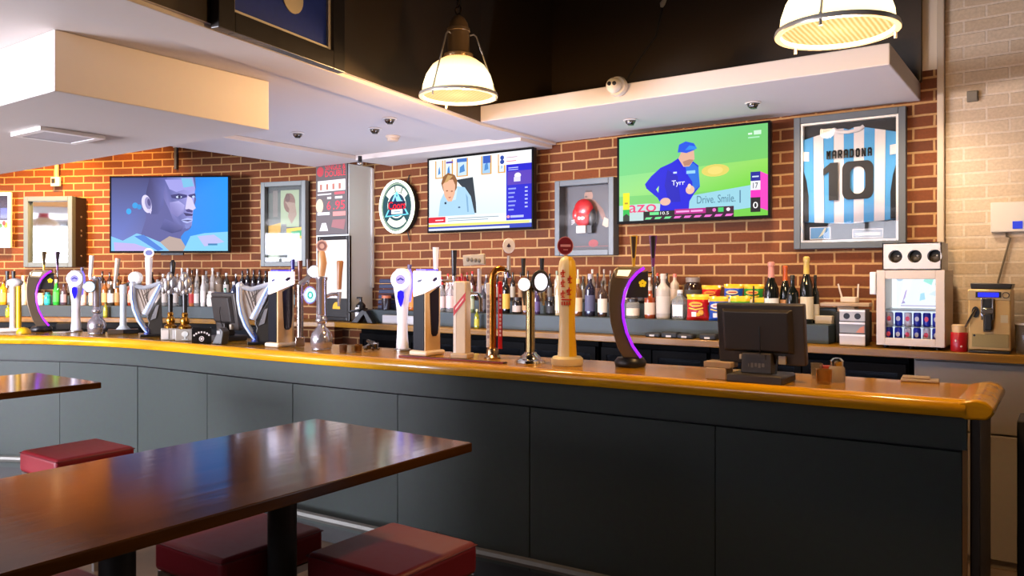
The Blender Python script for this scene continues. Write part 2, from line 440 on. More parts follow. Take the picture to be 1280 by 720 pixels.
# floor, street wall with its windows, side walls
fl = wood('#4a3a2c', '#6a5440', .4, (3, 3, 3))
struct(MB(fl).box(-13, 4, -4.2, 6.2, -.1, 0).build('floor', smooth=0))
WINS = [(-11.7, -9.2), (-7.4, -5.0), (-3.5, -2.1)]
xs = [-12.6] + [x for w in WINS for x in w] + [3.4]
mw = mat('#9b9088', .8)
fw = MB(mw)
for i in range(0, len(xs), 2): fw.box(xs[i], xs[i + 1], -4.0, -3.85, 0, ZH)
SILL = [.85, .85, 1.6]
for (a, b), z_ in zip(WINS, SILL): fw.box(a, b, -4.0, -3.85, 0, z_); fw.box(a, b, -4.0, -3.85, 2.55, ZH)
struct(fw.build('wall_front', smooth=0))
M_SKYP = mat('#f4f6ff', .5)
for k, (a, b) in enumerate(WINS):
    w = MB(mat('#3a322c', .5))
    z_ = SILL[k]
    for x in (a, (a + b) / 2 - .03, b - .06): w.box(x, x + .06, -3.97, -3.9, z_, 2.55)
    for z in (z_, 1.95, 2.49): w.box(a, b, -3.97, -3.9, z, z + .06)
    f = struct(w.build('window_%d' % (k + 1), smooth=0))
    MB(M_PANE).box(a + .01, b - .01, -3.94, -3.935, z_ + .01, 2.54).build('pane', f, smooth=0)
struct(MB(mw).box(3.4, 3.5, -4.0, 5.6, 0, ZH).build('wall_side', smooth=0))
struct(MB(mw).box(-12.7, -12.6, -4.0, 2.0, 0, 3.4).build('wall_end', smooth=0))
struct(MB(mat('#3a2c20', .6)).box(-3.9, -3.82, -3.84, 1.2, 0, 2.0).build('added_shade_wall', smooth=0))  # unseen wall added to keep window light off the bar's right end
struct(MB(mat('#2a2a2c', .6)).box(-14, 5, -12, -11.8, -.1, 1.2).build('street_wall', smooth=0))

# ------------------------------------------------------------------ the bar itself
NOSE = [(-8.6, 1.55), (-7.9, 1.95), (-7.2, 2.33), (-6.6, 2.66), (-6.15, 2.87), (-5.6, 3.0), (-5.1, 3.04), (-4.5, 3.05), (-3.9, 3.06), (-3.0, 3.105), (-2.24, 3.17), (-1.565, 3.205), (-.99, 3.225), (-.3, 3.25)]
def offset(pts, d):
    out = []
    for i, p in enumerate(pts):
        a = Vector(pts[max(i - 1, 0)]); b = Vector(pts[min(i + 1, len(pts) - 1)]); t = (b - a).normalized()
        out.append((p[0] - t.y * d, p[1] + t.x * d))
    return out
def smoothline(pts, k=4):
    out = []
    for i in range(len(pts) - 1):
        p0 = pts[max(i - 1, 0)]; p1 = pts[i]; p2 = pts[i + 1]; p3 = pts[min(i + 2, len(pts) - 1)]
        for j in range(k):
            t = j / k
            out.append(tuple(.5 * (2 * p1[c] + (p2[c] - p0[c]) * t + (2 * p0[c] - 5 * p1[c] + 4 * p2[c] - p3[c]) * t * t + (3 * p1[c] - p0[c] - 3 * p2[c] + p3[c]) * t ** 3) for c in (0, 1)))
    out.append(tuple(pts[-1])); return out
N2 = smoothline(NOSE, 3)
def sweep(path, prof, m, name, parent=None, smooth=40):
    """closed profile (offset from nose, z) swept along the plan path"""
    mb = MB(m); offs = [offset(path, d) for d, z in prof]; k = len(prof); n = len(path)
    vs_ = [(offs[j][i][0], offs[j][i][1], prof[j][1]) for i in range(n) for j in range(k)]
    fs = [(i * k + j, (i + 1) * k + j, (i + 1) * k + (j + 1) % k, i * k + (j + 1) % k) for i in range(n - 1) for j in range(k)]
    fs += [tuple(range(k)), tuple((n - 1) * k + j for j in range(k - 1, -1, -1))]
    mb.add(vs_, fs); return mb.build(name, parent, smooth)
# worktop: rounded nosing roll, slightly raised, then flat top
prof = [(.03, 1.045), (.012, 1.05), (.002, 1.065), (0, 1.085), (.008, 1.103), (.028, 1.113), (.055, 1.113), (.075, 1.106), (.09, BT), (.62, BT), (.62, 1.06), (.10, 1.045)]
top = sweep(N2, prof, M_BARWOOD, 'bar_worktop')
tag(top, 'long honey coloured wooden bar top with a rounded front edge', 'bar top')
er = MB(M_BARWOOD)     # raised roll across the right end
e0 = Vector((-.30, 3.25)); 
er.prism([(-.30, 1.045), (-.235, 1.048), (-.212, 1.07), (-.212, 1.09), (-.235, 1.112), (-.265, 1.118), (-.30, 1.112), (-.34, BT + .001), (-.34, 1.06)], 3.255, 3.87)
ob = er.build('end_roll', top, bevel=.008)
SL = mat('#353c39', .5, noise=.25, spec=.22)
bar = thing('bar_counter', 'dark slate painted panelled bar front below the honey wooden bar top', 'bar counter', (0, 0, 0))
sweep(N2, [(.065, .925), (.065, 1.044), (.10, 1.044), (.10, .925)], SL, 'frieze_board', bar, smooth=30)
# panels between seams seen in the photograph
def nose_at(px):
    d = ray(px); best = None
    off = offset(N2, .08)
    for i in range(len(off) - 1):
        a = Vector(off[i]); b = Vector(off[i + 1]); e = b - a
        den = d.x * e.y - d.y * e.x
        if abs(den) < 1e-9: continue
        t = (a.x * e.y - a.y * e.x) / den; u = (a.x * d.y - a.y * d.x) / den
        if 0 <= u <= 1 and t > 0: best = i + u
    return best
SE = [0] + [nose_at(px) for px in (75, 172, 259, 366, 497, 662, 894, 1203)] + [len(N2) - 1]
off8 = offset(N2, .08)
def pt_at(path, s):
    i = min(int(s), len(path) - 2); u = s - i
    return (path[i][0] + (path[i + 1][0] - path[i][0]) * u, path[i][1] + (path[i + 1][1] - path[i][1]) * u)
for a, b in zip(SE[:-1], SE[1:]):
    e = .012
    ss = [a + e] + [k for k in range(int(a) + 1, int(b) + 1) if a + .05 < k < b - .05] + [b - e]
    seg = [pt_at(N2, s) for s in ss]
    sweep(seg, [(.08, .10), (.08, .911), (.115, .911), (.115, .10)], SL, 'front_panel', bar, smooth=30)
sweep(N2, [(.116, 0), (.116, 1.044), (.135, 1.044), (.135, 0)], M_BLKM, 'carcass', bar)
sweep(N2, [(.11, 0), (.11, .10), (.115, .10), (.115, 0)], M_BLKM, 'plinth', bar)
MB(mat('#2b2014', .4)).box(-.295, -.262, 3.36, 3.84, 0, 1.043).build('end_panel', bar, bevel=.003)
MB(mat('#6e4a1c', .4)).box(-.316, -.300, 3.323, 3.336, .02, .92).build('lit_gap_strip', bar)  # warm light in the vertical panel gap, painted as a thin brown strip
rail = [(p[0], p[1], .2) for p in offset(N2, -.06)]
fr = MB(mat('#64645f', .5, .5)).tube(rail, .024, 8).build('foot_rail', bar)
for i in range(4, len(rail) - 1, 6):
    q = offset(N2, .09)[i]
    MB(mat('#c8c8c4', .25, 1.)).tube([rail[i], (q[0], q[1], .2)], .012, 6).build('bracket', fr)

# ------------------------------------------------------------------ back counter
fr_pts = [at(px, HOR, D) for px, D in ((-420, 8.05), (-200, 7.95), (-60, 7.85), (60, 7.8), (160, 7.75), (240, 7.6), (310, 7.35), (360, 7.13))]
FC = [(p.x, p.y) for p in fr_pts] + [(-5.35, 4.87), (-5.0, 4.85), (.9, 4.85)]
FC2 = smoothline(FC[:8], 2) + FC[8:]
wallin = [(p[0], p[1]) for p in offset(WL, -.006)]
back = [(.9, YW - .035), (XE, YW - .035), (XE, YW - .004), (-5.32, YW - .004), (-5.35, 5.045), (-5.81, 5.045), (-5.81, 5.06)] + wallin[::-1][1:]
ct = MB(wood('#6c4708', '#926612', .3, (1.2, 16, 16), coat=.1, spec=.3)).vprism(FC2 + back, CT - .045, CT).build('back_counter', smooth=0, bevel=.004)
tag(ct, 'long pale wooden shelf counter along the brick wall behind the bar', 'counter')
RS = mat('#3c4648', .5, noise=.2, spec=.3)
def riser(front, backp, z0, z1, label):
    tag(MB(RS).vprism(front + backp[::-1], z0, z1).build('bottle_riser', smooth=0, bevel=.004), label, 'shelf')
rzx = -1.172
Z1, Z2 = 1.265, 1.36
riser([(-5.1, 4.97), (rzx, 4.97)], [(-5.1, YW - .006), (rzx, YW - .006)], CT + .001, Z1, 'grey painted bottle shelf standing on the counter right of the white pillar')
riser([(-4.62, 5.16), (rzx, 5.16)], [(-4.62, YW - .006), (rzx, YW - .006)], Z1 + .001, Z2, 'upper grey step for bottles against the brick right of the pillar')
WLi = offset(WL, -.012)[:-2]
WLf = offset(WL, -.36)[:-2]; WLm = offset(WL, -.18)[:-2]
riser(WLf, WLi, CT + .001, Z1, 'grey painted bottle shelf below the left brick wall')
riser(WLm, WLi, Z1 + .001, Z2, 'upper grey step for bottles against the left brick wall')
# cabinets below the back counter
def cabinet(x0, x1, label, col, door=True, knob=None):
    t = thing('back_bar_fridge' if col == 0 else 'grey_cupboard', label, 'fridge' if col == 0 else 'cupboard', ((x0 + x1) / 2, 4.92, 0))
    w = (x1 - x0) / 2 - .004
    c = mat('#040404', .7, spec=.05) if col == 0 else mat('#84786a', .45, noise=.15)
    MB(c).box(-w, w, .03, .39, 0, CT - .05).build('body', t, smooth=0)
    if col == 0:
        for a, b in ((-w + .01, -.005), (.005, w - .01)):
            d = MB(mat('#040404', .6, spec=.08)).box(a, a + .04, 0, .028, .12, CT - .09).box(b - .04, b, 0, .028, .12, CT - .09).box(a + .04, b - .04, 0, .028, .12, .17).box(a + .04, b - .04, 0, .028, CT - .14, CT - .09).build('door', t, smooth=0)
            MB(mat('#0a0b0d', .1)).box(a + .04, b - .04, .008, .014, .17, CT - .14).build('door_glass', d, smooth=0)
            MB(M_STEEL).box(b - .03, b - .02, -.02, 0, .5, .8).build('handle', d, smooth=0)
    else:
        d = MB(c).box(-w + .01, w - .01, 0, .028, .72, CT - .06).build('upper_door', t, smooth=0, bevel=.004)
        d2 = MB(c).box(-w + .01, w - .01, 0, .028, .05, .71).build('lower_door', t, smooth=0, bevel=.004)
        if knob:
            MB(M_CHROME).ell((w - .05, -.02, .80), .018, .02, .018).build('lock', d)
            MB(M_CHROME).ell((w - .05, -.025, .66), .03, .025, .03).build('knob', d2)
    return t
xa = on_y(1140, HOR, 4.9).x
wds = [(-5.1, -3.95), (-3.95, -2.72), (-2.70, -1.9), (-1.9, xa - .02)]
for (a, b), nm in zip(wds, ('beside the pillar', 'below the oval neon sign and news screen', 'below the framed boxing glove', 'below the cricket screen')):
    cabinet(a, b, 'black glass doored fridge under the back counter ' + nm, 0)
cabinet(xa, .62, 'grey cupboard under the counter below the small white glass fridge', 1, knob=True)
for i, (px, D) in enumerate(((20, 7.86), (150, 7.8), (262, 7.62))):
    p = at(px, HOR, D + .03)
    t = thing('back_bar_fridge', 'black fridge below the left back counter ' + ('behind the white and yellow tap', 'behind the slim pale tap', 'behind the small till')[i], 'fridge', (p.x, p.y, 0), face_cam(170))
    MB(M_BLKM).box(-.55, .55, .02, .30, 0, CT - .05).build('body', t, smooth=0)
    for s in (-1, 1):
        d = MB(M_BLK).box(min(s * .54, s * .01), max(s * .54, s * .01), -.01, .019, .1, CT - .1).build('door', t, smooth=0)
        MB(M_STEEL).box(s * .06 - .006, s * .06 + .006, -.03, -.01, .5, .8).build('handle', d, smooth=0)
# tall black screen at the end of the bar
p = on_z(1243, 519, .98)
t = MB(M_BLKM).box(-.165, -.105, 3.72, 3.95, 0, .985).build('bar_flap_post', smooth=0, bevel=.004)
tag(t, 'black upright post at the right end of the bar', 'post')
# ------------------------------------------------------------------ televisions
def on_wall(px0, px1, pt0, pt1, pb0, pb1, Y):
    """rectangle on the brick wall plane from its left and right edges"""
    a = on_y(px0, pt0, Y); b = on_y(px1, pt1, Y); c = on_y(px0, pb0, Y); d = on_y(px1, pb1, Y)
    return (a.x + b.x) / 2, b.x - a.x, (c.z + d.z) / 2, (a.z + b.z) / 2
def television(name_label, loc, w, h, rotz, pic, tilt=0., arm=.1):
    t = thing('television', name_label, 'television', loc, rotz)
    b = .014
    m = MB(M_BLK)
    m.box(-w / 2, w / 2, 0, .045, 0, h).build('casing', t, smooth=0, bevel=.004)
    f = MB(mat('#08080a', .6, spec=.06)).box(-w / 2, -w / 2 + b, -.008, -.0005, 0, h).box(w / 2 - b, w / 2, -.008, -.0005, 0, h).box(-w / 2 + b, w / 2 - b, -.008, -.0005, h - b, h).box(-w / 2 + b, w / 2 - b, -.008, -.0005, 0, b * 1.3)
    f.build('bezel', t, smooth=0)
    pic.build('screen', M_SCREEN, t, (0, -.0012, b * 1.3))
    MB(M_BLKM).box(-w * .22, w * .22, .0455, .0455 + arm, h * .3, h * .7).build('wall_mount', t, smooth=0)
    return t
# left: portrait in profile on blue
p = at(212, 316, 7.68)
W1 = 152.5 * 7.68 / FOC; H1 = 96 * 7.68 / FOC
P = Pic(W1 - .028, H1 - .032)
P.poly([(0, 0), (1, 0), (1, 1), (0, 1)], '#000000', ['#4a6fd0', '#0a8ce0', '#1a8ff5', '#2a3560'])
P.poly([(0, .1), (.45, .1), (.45, 1), (0, 1)], '#000000', ['#6c7cc8', '#6a6a98', '#343c72', '#3a4478'])
P.oval(.15, .54, .022, .04, '#2aa0e8').oval(.205, .62, .025, .04, '#2a96dc').oval(.24, .6, .02, .035, '#2a8ad0')
P.poly([(.33, 1), (.72, 1), (.725, .85), (.715, .80), (.722, .74), (.728, .70), (.715, .62), (.712, .57), (.70, .54), (.695, .50), (.685, .49), (.69, .45), (.692, .42), (.685, .39), (.69, .35), (.68, .31), (.66, .28), (.63, .26), (.6, .2), (.58, .0), (.2, 0), (.25, .2), (.3, .45), (.29, .6), (.3, .8)], '#5a5c96')
P.poly([(.45, 1), (.7, 1), (.72, .85), (.71, .7), (.7, .5), (.69, .34), (.62, .3), (.54, .38), (.5, .55), (.44, .75)], '#8a86c4', ['#5c60a0', '#8ea0dc', '#9c98dc', '#a09ce0', '#9894d4', '#7c80bc', '#6468a4', '#5c5e98', '#7a78b8', '#6464a0'])
P.poly([(.33, 1), (.48, 1), (.45, .80), (.45, .62), (.40, .5), (.33, .5), (.30, .62), (.30, .8)], '#34386c', ['#34386c', '#5a5ea0', '#6064a4', '#585c9c', '#54568e', '#4a4c84', '#3c4078', '#343868'])
P.poly([(.50, .66), (.58, .68), (.63, .62), (.62, .52), (.57, .46), (.51, .52)], '#a8a4e0', ['#8682c0', '#b0ace4', '#a4a0dc', '#8480bc', '#7874b0', '#7c78b4'])
P.poly([(.46, .44), (.55, .38), (.62, .33), (.60, .27), (.52, .24), (.42, .30)], '#48487c', ['#6062a0', '#5c5c98', '#64649c', '#40427a', '#3c4076', '#484c84'])
P.poly([(.46, .97), (.7, .97), (.72, .84), (.69, .81), (.62, .83), (.56, .8), (.5, .84)], '#9a98dc')
P.poly([(.6, .99), (.69, .98), (.71, .88), (.62, .86)], '#78b8dc')
P.poly([(.51, .76), (.58, .78), (.65, .76), (.65, .73), (.58, .70), (.52, .72)], '#3c3a72')
P.poly([(.555, .74), (.585, .755), (.61, .735), (.59, .715), (.56, .72)], '#c8d4f4').oval(.585, .735, .012, .02, '#20204a')
P.poly([(.66, .76), (.72, .78), (.725, .74), (.68, .71)], '#3c3a72').oval(.705, .735, .012, .015, '#b8c8f0')
P.poly([(.655, .75), (.69, .72), (.725, .58), (.70, .55), (.66, .55), (.635, .57), (.64, .62)], '#cdc4ea')
P.poly([(.635, .56), (.665, .57), (.70, .55), (.695, .52), (.65, .53)], '#48407a')
P.poly([(.62, .52), (.66, .51), (.70, .50), (.695, .475), (.64, .475)], '#3c3668')
P.poly([(.60, .42), (.655, .45), (.70, .435), (.695, .40), (.65, .375), (.62, .39)], '#a8b0e8').poly([(.60, .415), (.66, .42), (.695, .415), (.66, .40)], '#40386c')
P.poly([(.63, .36), (.685, .35), (.67, .31), (.64, .3)], '#7880c0')
P.oval(.305, .64, .042, .125, '#d2ccf0', .12).oval(.318, .65, .028, .085, '#8a86b8', .1).oval(.325, .66, .014, .05, '#4a4880', .1)
P.poly([(.30, .58), (.34, .5), (.35, .56)], '#c8c0e8')
P.poly([(0, 0), (.0, .2), (.1, .14), (.22, .24), (.3, .2), (.42, .12), (.52, .05), (.5, 0)], '#7fc0ee').poly([(.03, 0), (.02, .12), (.2, .1), (.35, .02), (.35, 0)], '#b8a8e0').poly([(.2, .2), (.28, .22), (.45, .02), (.4, .0)], '#4a7cd0')
P.poly([(.42, .12), (.5, .2), (.6, .16), (.66, 0), (.5, 0)], '#b09c94').poly([(.62, .0), (.68, .2), (.8, .24), (1, .26), (1, 0)], '#7cc4e8').poly([(.74, .2), (.88, .22), (.97, .12), (.8, .06)], '#b4b4e4').rect(.83, .075, .91, .1, '#3c7cb0')
tv = television('television with a blue tinted portrait on the left brick wall', p, W1, H1, YAW - .045, P, arm=.16)
MB(M_BLKM).box(-.09, .13, .005, .03, -.022, -.0005).build('sensor_bar', tv, smooth=0)
# middle: news
cx, w, z0, z1 = on_wall(535, 667, 199, 184, 291.5, 286.5, YW - .17)
P = Pic(w - .028, z1 - z0 - .032)
P.rect(0, 0, 1, 1, '#cfe2ee', top='#f2f4f0')
for a, b, c in ((.065, .15, '#e0ecf4'), (.16, .25, '#d8e8f4'), (.285, .40, '#c4dcf4'), (.53, .63, '#9cc4ec'), (.69, .76, '#d8e8f4')):
    P.rect(a, .73, b, .98, '#d8a04c'); P.rect(a + .012, .745, b - .014, .98, c); P.poly([(a + .03, .78), (b - .03, .80), (b - .04, .9), (a + .035, .86)], '#4a86c8')
P.rect(.29, .93, .39, .98, '#3c6cc0').rect(.18, .93, .25, .955, '#5a3ca0').rect(.55, .88, .62, .98, '#3058b8')
P.rect(.7, .83, 1, 1, '#f2f2f6').oval(.73, .93, .018, .03, '#2244a0').oval(.73, .875, .02, .03, '#2244a0').rect(.77, .92, .87, .93, '#c09ab0').rect(.77, .87, .86, .88, '#d87080')
P.poly([(.28, .69), (.45, .71), (.48, .36), (.485, .22), (.42, .22), (.40, .5)], '#28323c')
P.poly([(.10, .2), (.12, .42), (.17, .55), (.3, .6), (.37, .58), (.43, .45), (.47, .2)], '#a4cce8').poly([(.17, .5), (.22, .40), (.28, .42), (.3, .58)], '#c4def0').poly([(.38, .5), (.395, .24), (.41, .24), (.4, .44)], '#7ca8cc')
P.poly([(.13, .66), (.15, .75), (.2, .80), (.27, .76), (.295, .68), (.29, .58), (.26, .5), (.19, .49), (.15, .56)], '#8a5a30').poly([(.145, .64), (.18, .70), (.25, .70), (.275, .62), (.27, .5), (.24, .40), (.2, .40), (.165, .48)], '#e8b090').poly([(.16, .66), (.2, .77), (.25, .75), (.2, .68)], '#c49a60').oval(.19, .55, .012, .01, '#a06848').oval(.24, .54, .012, .01, '#a06848').poly([(.2, .46), (.235, .465), (.22, .44)], '#b86858')
P.rect(.165, .365, .185, .395, '#203040').oval(.315, .31, .012, .012, '#406080')
P.rect(0, .09, .77, .2, '#e8f0f2').rect(.20, .155, .70, .165, '#8090a0').rect(.2, .125, .6, .135, '#8c9cac')
P.rect(0, .11, .175, .19, '#d81c30').rect(.07, .137, .155, .152, '#f8d8dc')
P.rect(0, .055, .98, .09, '#f4dc60', right='#f8e88c').rect(0, 0, 1, .055, '#2c44b8').rect(.0, 0, .8, .03, '#d8dcf0')
P.rect(.77, .10, 1, .83, '#1414c8').rect(.78, .56, 1, .74, '#5438b4').oval(.875, .68, .03, .035, '#e8e4f8').rect(.84, .60, .9, .66, '#d8d4f4').rect(.79, .78, .88, .79, '#c0c8ff').rect(.79, .755, .88, .763, '#c0c8ff')
for k in range(6): P.rect(.79, .5 - k * .055, .79 + .07 - .01 * (k % 3), .52 - k * .055, '#8c98f0').rect(.94, .505 - k * .05, .965, .525 - k * .05, '#b0b8ff')
P.oval(.79, .145, .015, .02, '#e89cb0').rect(.81, .13, .93, .16, '#b4bcff')
tv = television('television showing a news broadcast with a man in pale shirt at his desk', (cx, YW - .17, z0), w, z1 - z0, 0, P, arm=.115)
# right: cricket
cx, w, z0, z1 = on_wall(772, 963, 172.5, 150, 281, 271.5, YW - .17)
P = Pic(w - .028, z1 - z0 - .032)
P.poly([(0, 0), (1, 0), (1, 1), (0, 1)], '#000000', ['#7ac868', '#6cc43c', '#6cc070', '#6cd090'])
P.poly([(0, .3), (1, .3), (1, .62), (0, .55)], '#000000', ['#94d880', '#62c81c', '#8cd058', '#84d488']).oval(.67, .53, .09, .07, '#d8c860').oval(.67, .53, .05, .045, '#e4d070')
P.poly([(0, .0), (0, .19), (.2, .2), (.3, .19), (.3, .0)], '#b8d0d0').poly([(.45, .02), (.45, .25), (.95, .35), (.95, .1)], '#90c8d8')
P.text('azo', .07, .1, .27, .19, '#e03c70').text('Drive. Smile.', .55, .165, .80, .255, '#4a7c94').rect(.825, .15, .832, .29, '#3c6c8c')
P.poly([(.29, 0), (.3, .2), (.28, .26), (.2, .38), (.19, .43), (.235, .52), (.3, .61), (.38, .66), (.44, .72), (.52, .66), (.56, .6), (.565, .45), (.57, .36), (.53, .28), (.5, .2), (.49, 0)], '#0a12d0')
P.poly([(.27, .36), (.29, .4), (.285, .32)], '#a4e090').poly([(.46, .66), (.53, .63), (.56, .58), (.57, .37), (.52, .3), (.52, .42), (.49, .5)], '#1a68d4').poly([(.35, .58), (.42, .5), (.44, .2), (.36, .2), (.33, .4)], '#0810b4')
P.poly([(.425, .70), (.45, .79), (.53, .78), (.535, .68), (.5, .6), (.46, .6)], '#d8a890').poly([(.455, .66), (.5, .68), (.53, .67), (.5, .61), (.465, .61)], '#b07c68')
P.poly([(.42, .77), (.43, .86), (.475, .89), (.53, .86), (.55, .80), (.53, .78), (.48, .755), (.445, .77)], '#1c50d8').poly([(.47, .79), (.5, .84), (.545, .82), (.545, .79)], '#2c84e0')
P.oval(.335, .21, .037, .045, '#e0b0a0').oval(.505, .33, .03, .05, '#e0b4a0').oval(.5, .37, .012, .03, '#f0ccbc')
P.rect(.39, .53, .415, .55, '#c8dcff').rect(.48, .515, .54, .55, '#8cc8ec').text('Tyrr', .38, .375, .47, .45, '#e8ecff')
P.rect(.03, .14, .078, .34, '#f0e020').rect(.03, .0, .078, .14, '#28b84c').rect(.042, .205, .066, .225, '#b09020').poly([(.03, 0), (.03, .06), (.054, .09), (.078, .06), (.078, 0)], '#303830')
P.rect(.18, 0, .79, .085, '#2c0c28').rect(.18, .05, .40, .105, '#101418').text('10.5', .3, .06, .36, .095, '#f0f0f0').rect(.225, .06, .29, .095, '#68d888').rect(.4, .055, .61, .115, '#b01c84').rect(.41, .075, .5, .095, '#f0a0dc').rect(.51, .075, .59, .095, '#f0a0dc').rect(.61, .05, .79, .12, '#381430').rect(.69, .06, .725, .11, '#38c860').oval(.665, .085, .012, .02, '#e868c0').oval(.755, .085, .012, .02, '#f0e0f0')
for k in range(9): P.poly([(.19 + k * .068, .01), (.23 + k * .068, .01), (.245 + k * .068, .035), (.2 + k * .068, .035)], '#6cd88c' if k < 3 else '#ec68c8')
P.rect(.895, .38, .955, .48, '#0a1890').rect(.905, .42, .945, .435, '#c0d0f0').rect(.895, .28, .955, .38, '#e0e0e8').text('17', .91, .3, .94, .36, '#1c2430').rect(.895, .2, .955, .28, '#ee28b4').rect(.895, .04, .955, .2, '#14141c').text('0', .91, .08, .94, .15, '#f4f4f4').poly([(.955, .08), (1, .05), (1, .44), (.955, .48)], '#e83cb8')
P.rect(.88, .89, .905, .91, '#d4f0d8').rect(.915, .885, .96, .93, '#c4e8cc').rect(.88, .85, .95, .865, '#a4dcb4')
tv = television('television showing a cricketer in blue on a green field', (cx, YW - .17, z0), w, z1 - z0, 0, P, arm=.115)

# ------------------------------------------------------------------ framed things
def frame4(t, w, h, fw, d, m, name='frame', bevel=.004):
    f = MB(m)
    f.box(-w / 2, -w / 2 + fw, -d, -.002, 0, h).box(w / 2 - fw, w / 2, -d, -.002, 0, h).box(-w / 2 + fw, w / 2 - fw, -d, -.002, h - fw, h).box(-w / 2 + fw, w / 2 - fw, -d, -.002, 0, fw)
    return f.build(name, t, smooth=0, bevel=bevel)
# football shirt
cx, w, z0, z1 = on_wall(993, 1133, 147.5, 133.5, 311, 310, YW - .04)
h = z1 - z0
t = thing('framed_shirt', 'framed blue and white striped football shirt with a black number ten', 'framed shirt', (cx, YW - .004, z0))
frame4(t, w, h, .042, .055, M_FRAME)
MB(mat('#1d2023', .8)).box(-w / 2 + .03, w / 2 - .03, -.008, -.004, .03, h - .03).build('backing', t, smooth=0)
mt = MB(mat('#f0efea', .6)); a = w / 2 - .043
mt.box(-a, -a + .013, -.0455, -.009, .043, h - .043).box(a - .013, a, -.0455, -.009, .043, h - .043).box(-a + .013, a - .013, -.0455, -.009, h - .056, h - .043).box(-a + .013, a - .013, -.0455, -.009, .043, .056)
mt.build('white_slip', t, smooth=0)
iw = a - .013
SW, SB = mat('#dcd9dc', .75), mat('#4f9fd8', .75)
sh = MB(SW); zb = .056 + .1
zt = h - .075
def shz(x):      # shoulder line
    ax = abs(x) / iw
    return zt - .005 - (.012 if ax < .22 else .012 + (ax - .22) * .07) if ax > .18 else zt - .03 + ax * .1
def hemx(x): return x * (.86 + .14)
nst = 9; sw = 2 * iw / nst
for k in range(nst):
    x0 = -iw + k * sw; x1 = x0 + sw
    sh.m(SB if k % 2 == 0 else SW)
    q0 = .94 + .06 * 0; 
    sh.prism([(x0 * .97, zb + .02 * abs(x0) / iw), (x1 * .97, zb + .02 * abs(x1) / iw), (x1 * 1., shz(x1)), ((x0 + x1) / 2, shz((x0 + x1) / 2)), (x0 * 1., shz(x0))], -.024 - .006 * math.cos(k), -.012)
sho = sh.build('shirt', t, smooth=0)
sl = MB(mat('#1d2023', .8))
for s in (-1, 1):
    sl.prism([(s * iw, zb + .02), (s * iw, h * .60), (s * iw * .93, h * .52), (s * iw * .88, h * .4), (s * iw * .88, zb + .02)], -.034, -.031)
sl.build('armhole_gap', sho, smooth=0)
cl = MB(SW).tube([(-.09, -.03, zt - .018), (-.06, -.034, zt - .04), (0, -.036, zt - .048), (.06, -.034, zt - .04), (.09, -.03, zt - .018)], .012, 6)
for s in (-1, 1): cl.prism([(s * iw, h * .74), (s * iw, h * .67), (s * iw * .87, h * .665), (s * iw * .87, h * .735)], -.033, -.030)
cl.build('trim', sho)
BLKT = mat('#101114', .6)
nl = MB(BLKT); block_word(nl, 'MARADONA', -.135, .145, h * .668, h * .732, -.0345, -.0325, .010); nl.build('name_lettering', sho, smooth=0)
MB(BLKT).prism([(-.062, h * .36), (-.118, h * .36), (-.118, h * .575), (-.152, h * .548), (-.152, h * .598), (-.108, h * .64), (-.062, h * .64)], -.0345, -.033).build('digit_one', sho, smooth=0)
o = MB(BLKT); R_ = .075
def stad(rx, rz, n=6):
    pts = []
    for qx, qz, a0 in ((1, 1, 0), (-1, 1, 90), (-1, -1, 180), (1, -1, 270)):
        for i in range(n + 1):
            aa = math.radians(a0 + 90 * i / n); pts.append((.055 + qx * (rx - .04) + .04 * math.cos(aa), h * .50 + qz * (rz - .05) + .05 * math.sin(aa)))
    return pts
A = stad(.092, h * .14); B = stad(.044, h * .10)
o.add([(p[0], -.0345, p[1]) for p in A] + [(p[0], -.0345, p[1]) for p in B], [(i, (i + 1) % 28, 28 + (i + 1) % 28, 28 + i) for i in range(28)])
o.build('digit_zero', sho, smooth=0)
pc = Pic(.13, .08); pc.rect(0, 0, 1, 1, '#e6e6e6').rect(.04, .06, .96, .94, '#5c9ccc').poly([(.4, .1), (.55, .5), (.7, .9), (.8, .9), (.65, .4)], '#d8dcc0'); pc.build('card', M_PRINT, t, (-iw * .63, -.02, .062))
pc = Pic(.18, .06); pc.rect(0, 0, 1, 1, '#d4d4d4').rect(.03, .1, .97, .9, '#8c98a0').rect(.1, .3, .9, .6, '#e0e4e0'); pc.build('card', M_PRINT, t, (iw * .4, -.02, .062))
MB(M_PANE).box(-a, a, -.048, -.046, .043, h - .043).build('glass', t, smooth=0)
# boxing glove
cx, w, z0, z1 = on_wall(696, 769.5, 228, 220, 320, 319, YW - .06)
h = z1 - z0
t = thing('framed_boxing_glove', 'grey box frame holding a red boxing glove', 'framed glove', (cx, YW - .004, z0))
frame4(t, w, h, .045, .09, M_FRAME)
MB(mat('#3a3a3e', .7)).box(-w / 2 + .03, w / 2 - .03, -.008, -.004, .03, h - .03).build('backing', t, smooth=0)
pc = Pic(w - .09, h - .09)
pc.rect(0, 0, 1, 1, '#4a4a50').oval(.5, .84, .09, .09, '#94705c').poly([(.38, .78), (.62, .78), (.8, .62), (.86, .48), (.78, .46), (.7, .62), (.64, .5), (.4, .5)], '#7c5648').poly([(.82, .5), (.92, .46), (.97, .36), (.86, .34), (.78, .38)], '#c4b49c').oval(.6, .1, .1, .06, '#9c3436').rect(.2, .05, .95, .06, '#8c5050').oval(.45, .83, .03, .015, '#5a4438').rect(.44, .9, .57, .93, '#3a2c24')
pc.build('photograph', M_PRINT, t, (0, -.009, .045))
g = MB(mat('#b81c22', .3, coat=.4)); gx, gz = -.02, h * .55
g.ell((gx, -.05, gz + .03), .085, .035, .085, 16, 10); g.ell((gx - .005, -.052, gz - .03), .075, .033, .07, 16, 10); g.ell((gx - .06, -.055, gz - .005), .035, .028, .06, 12, 8)
gl = g.build('boxing_glove', t)
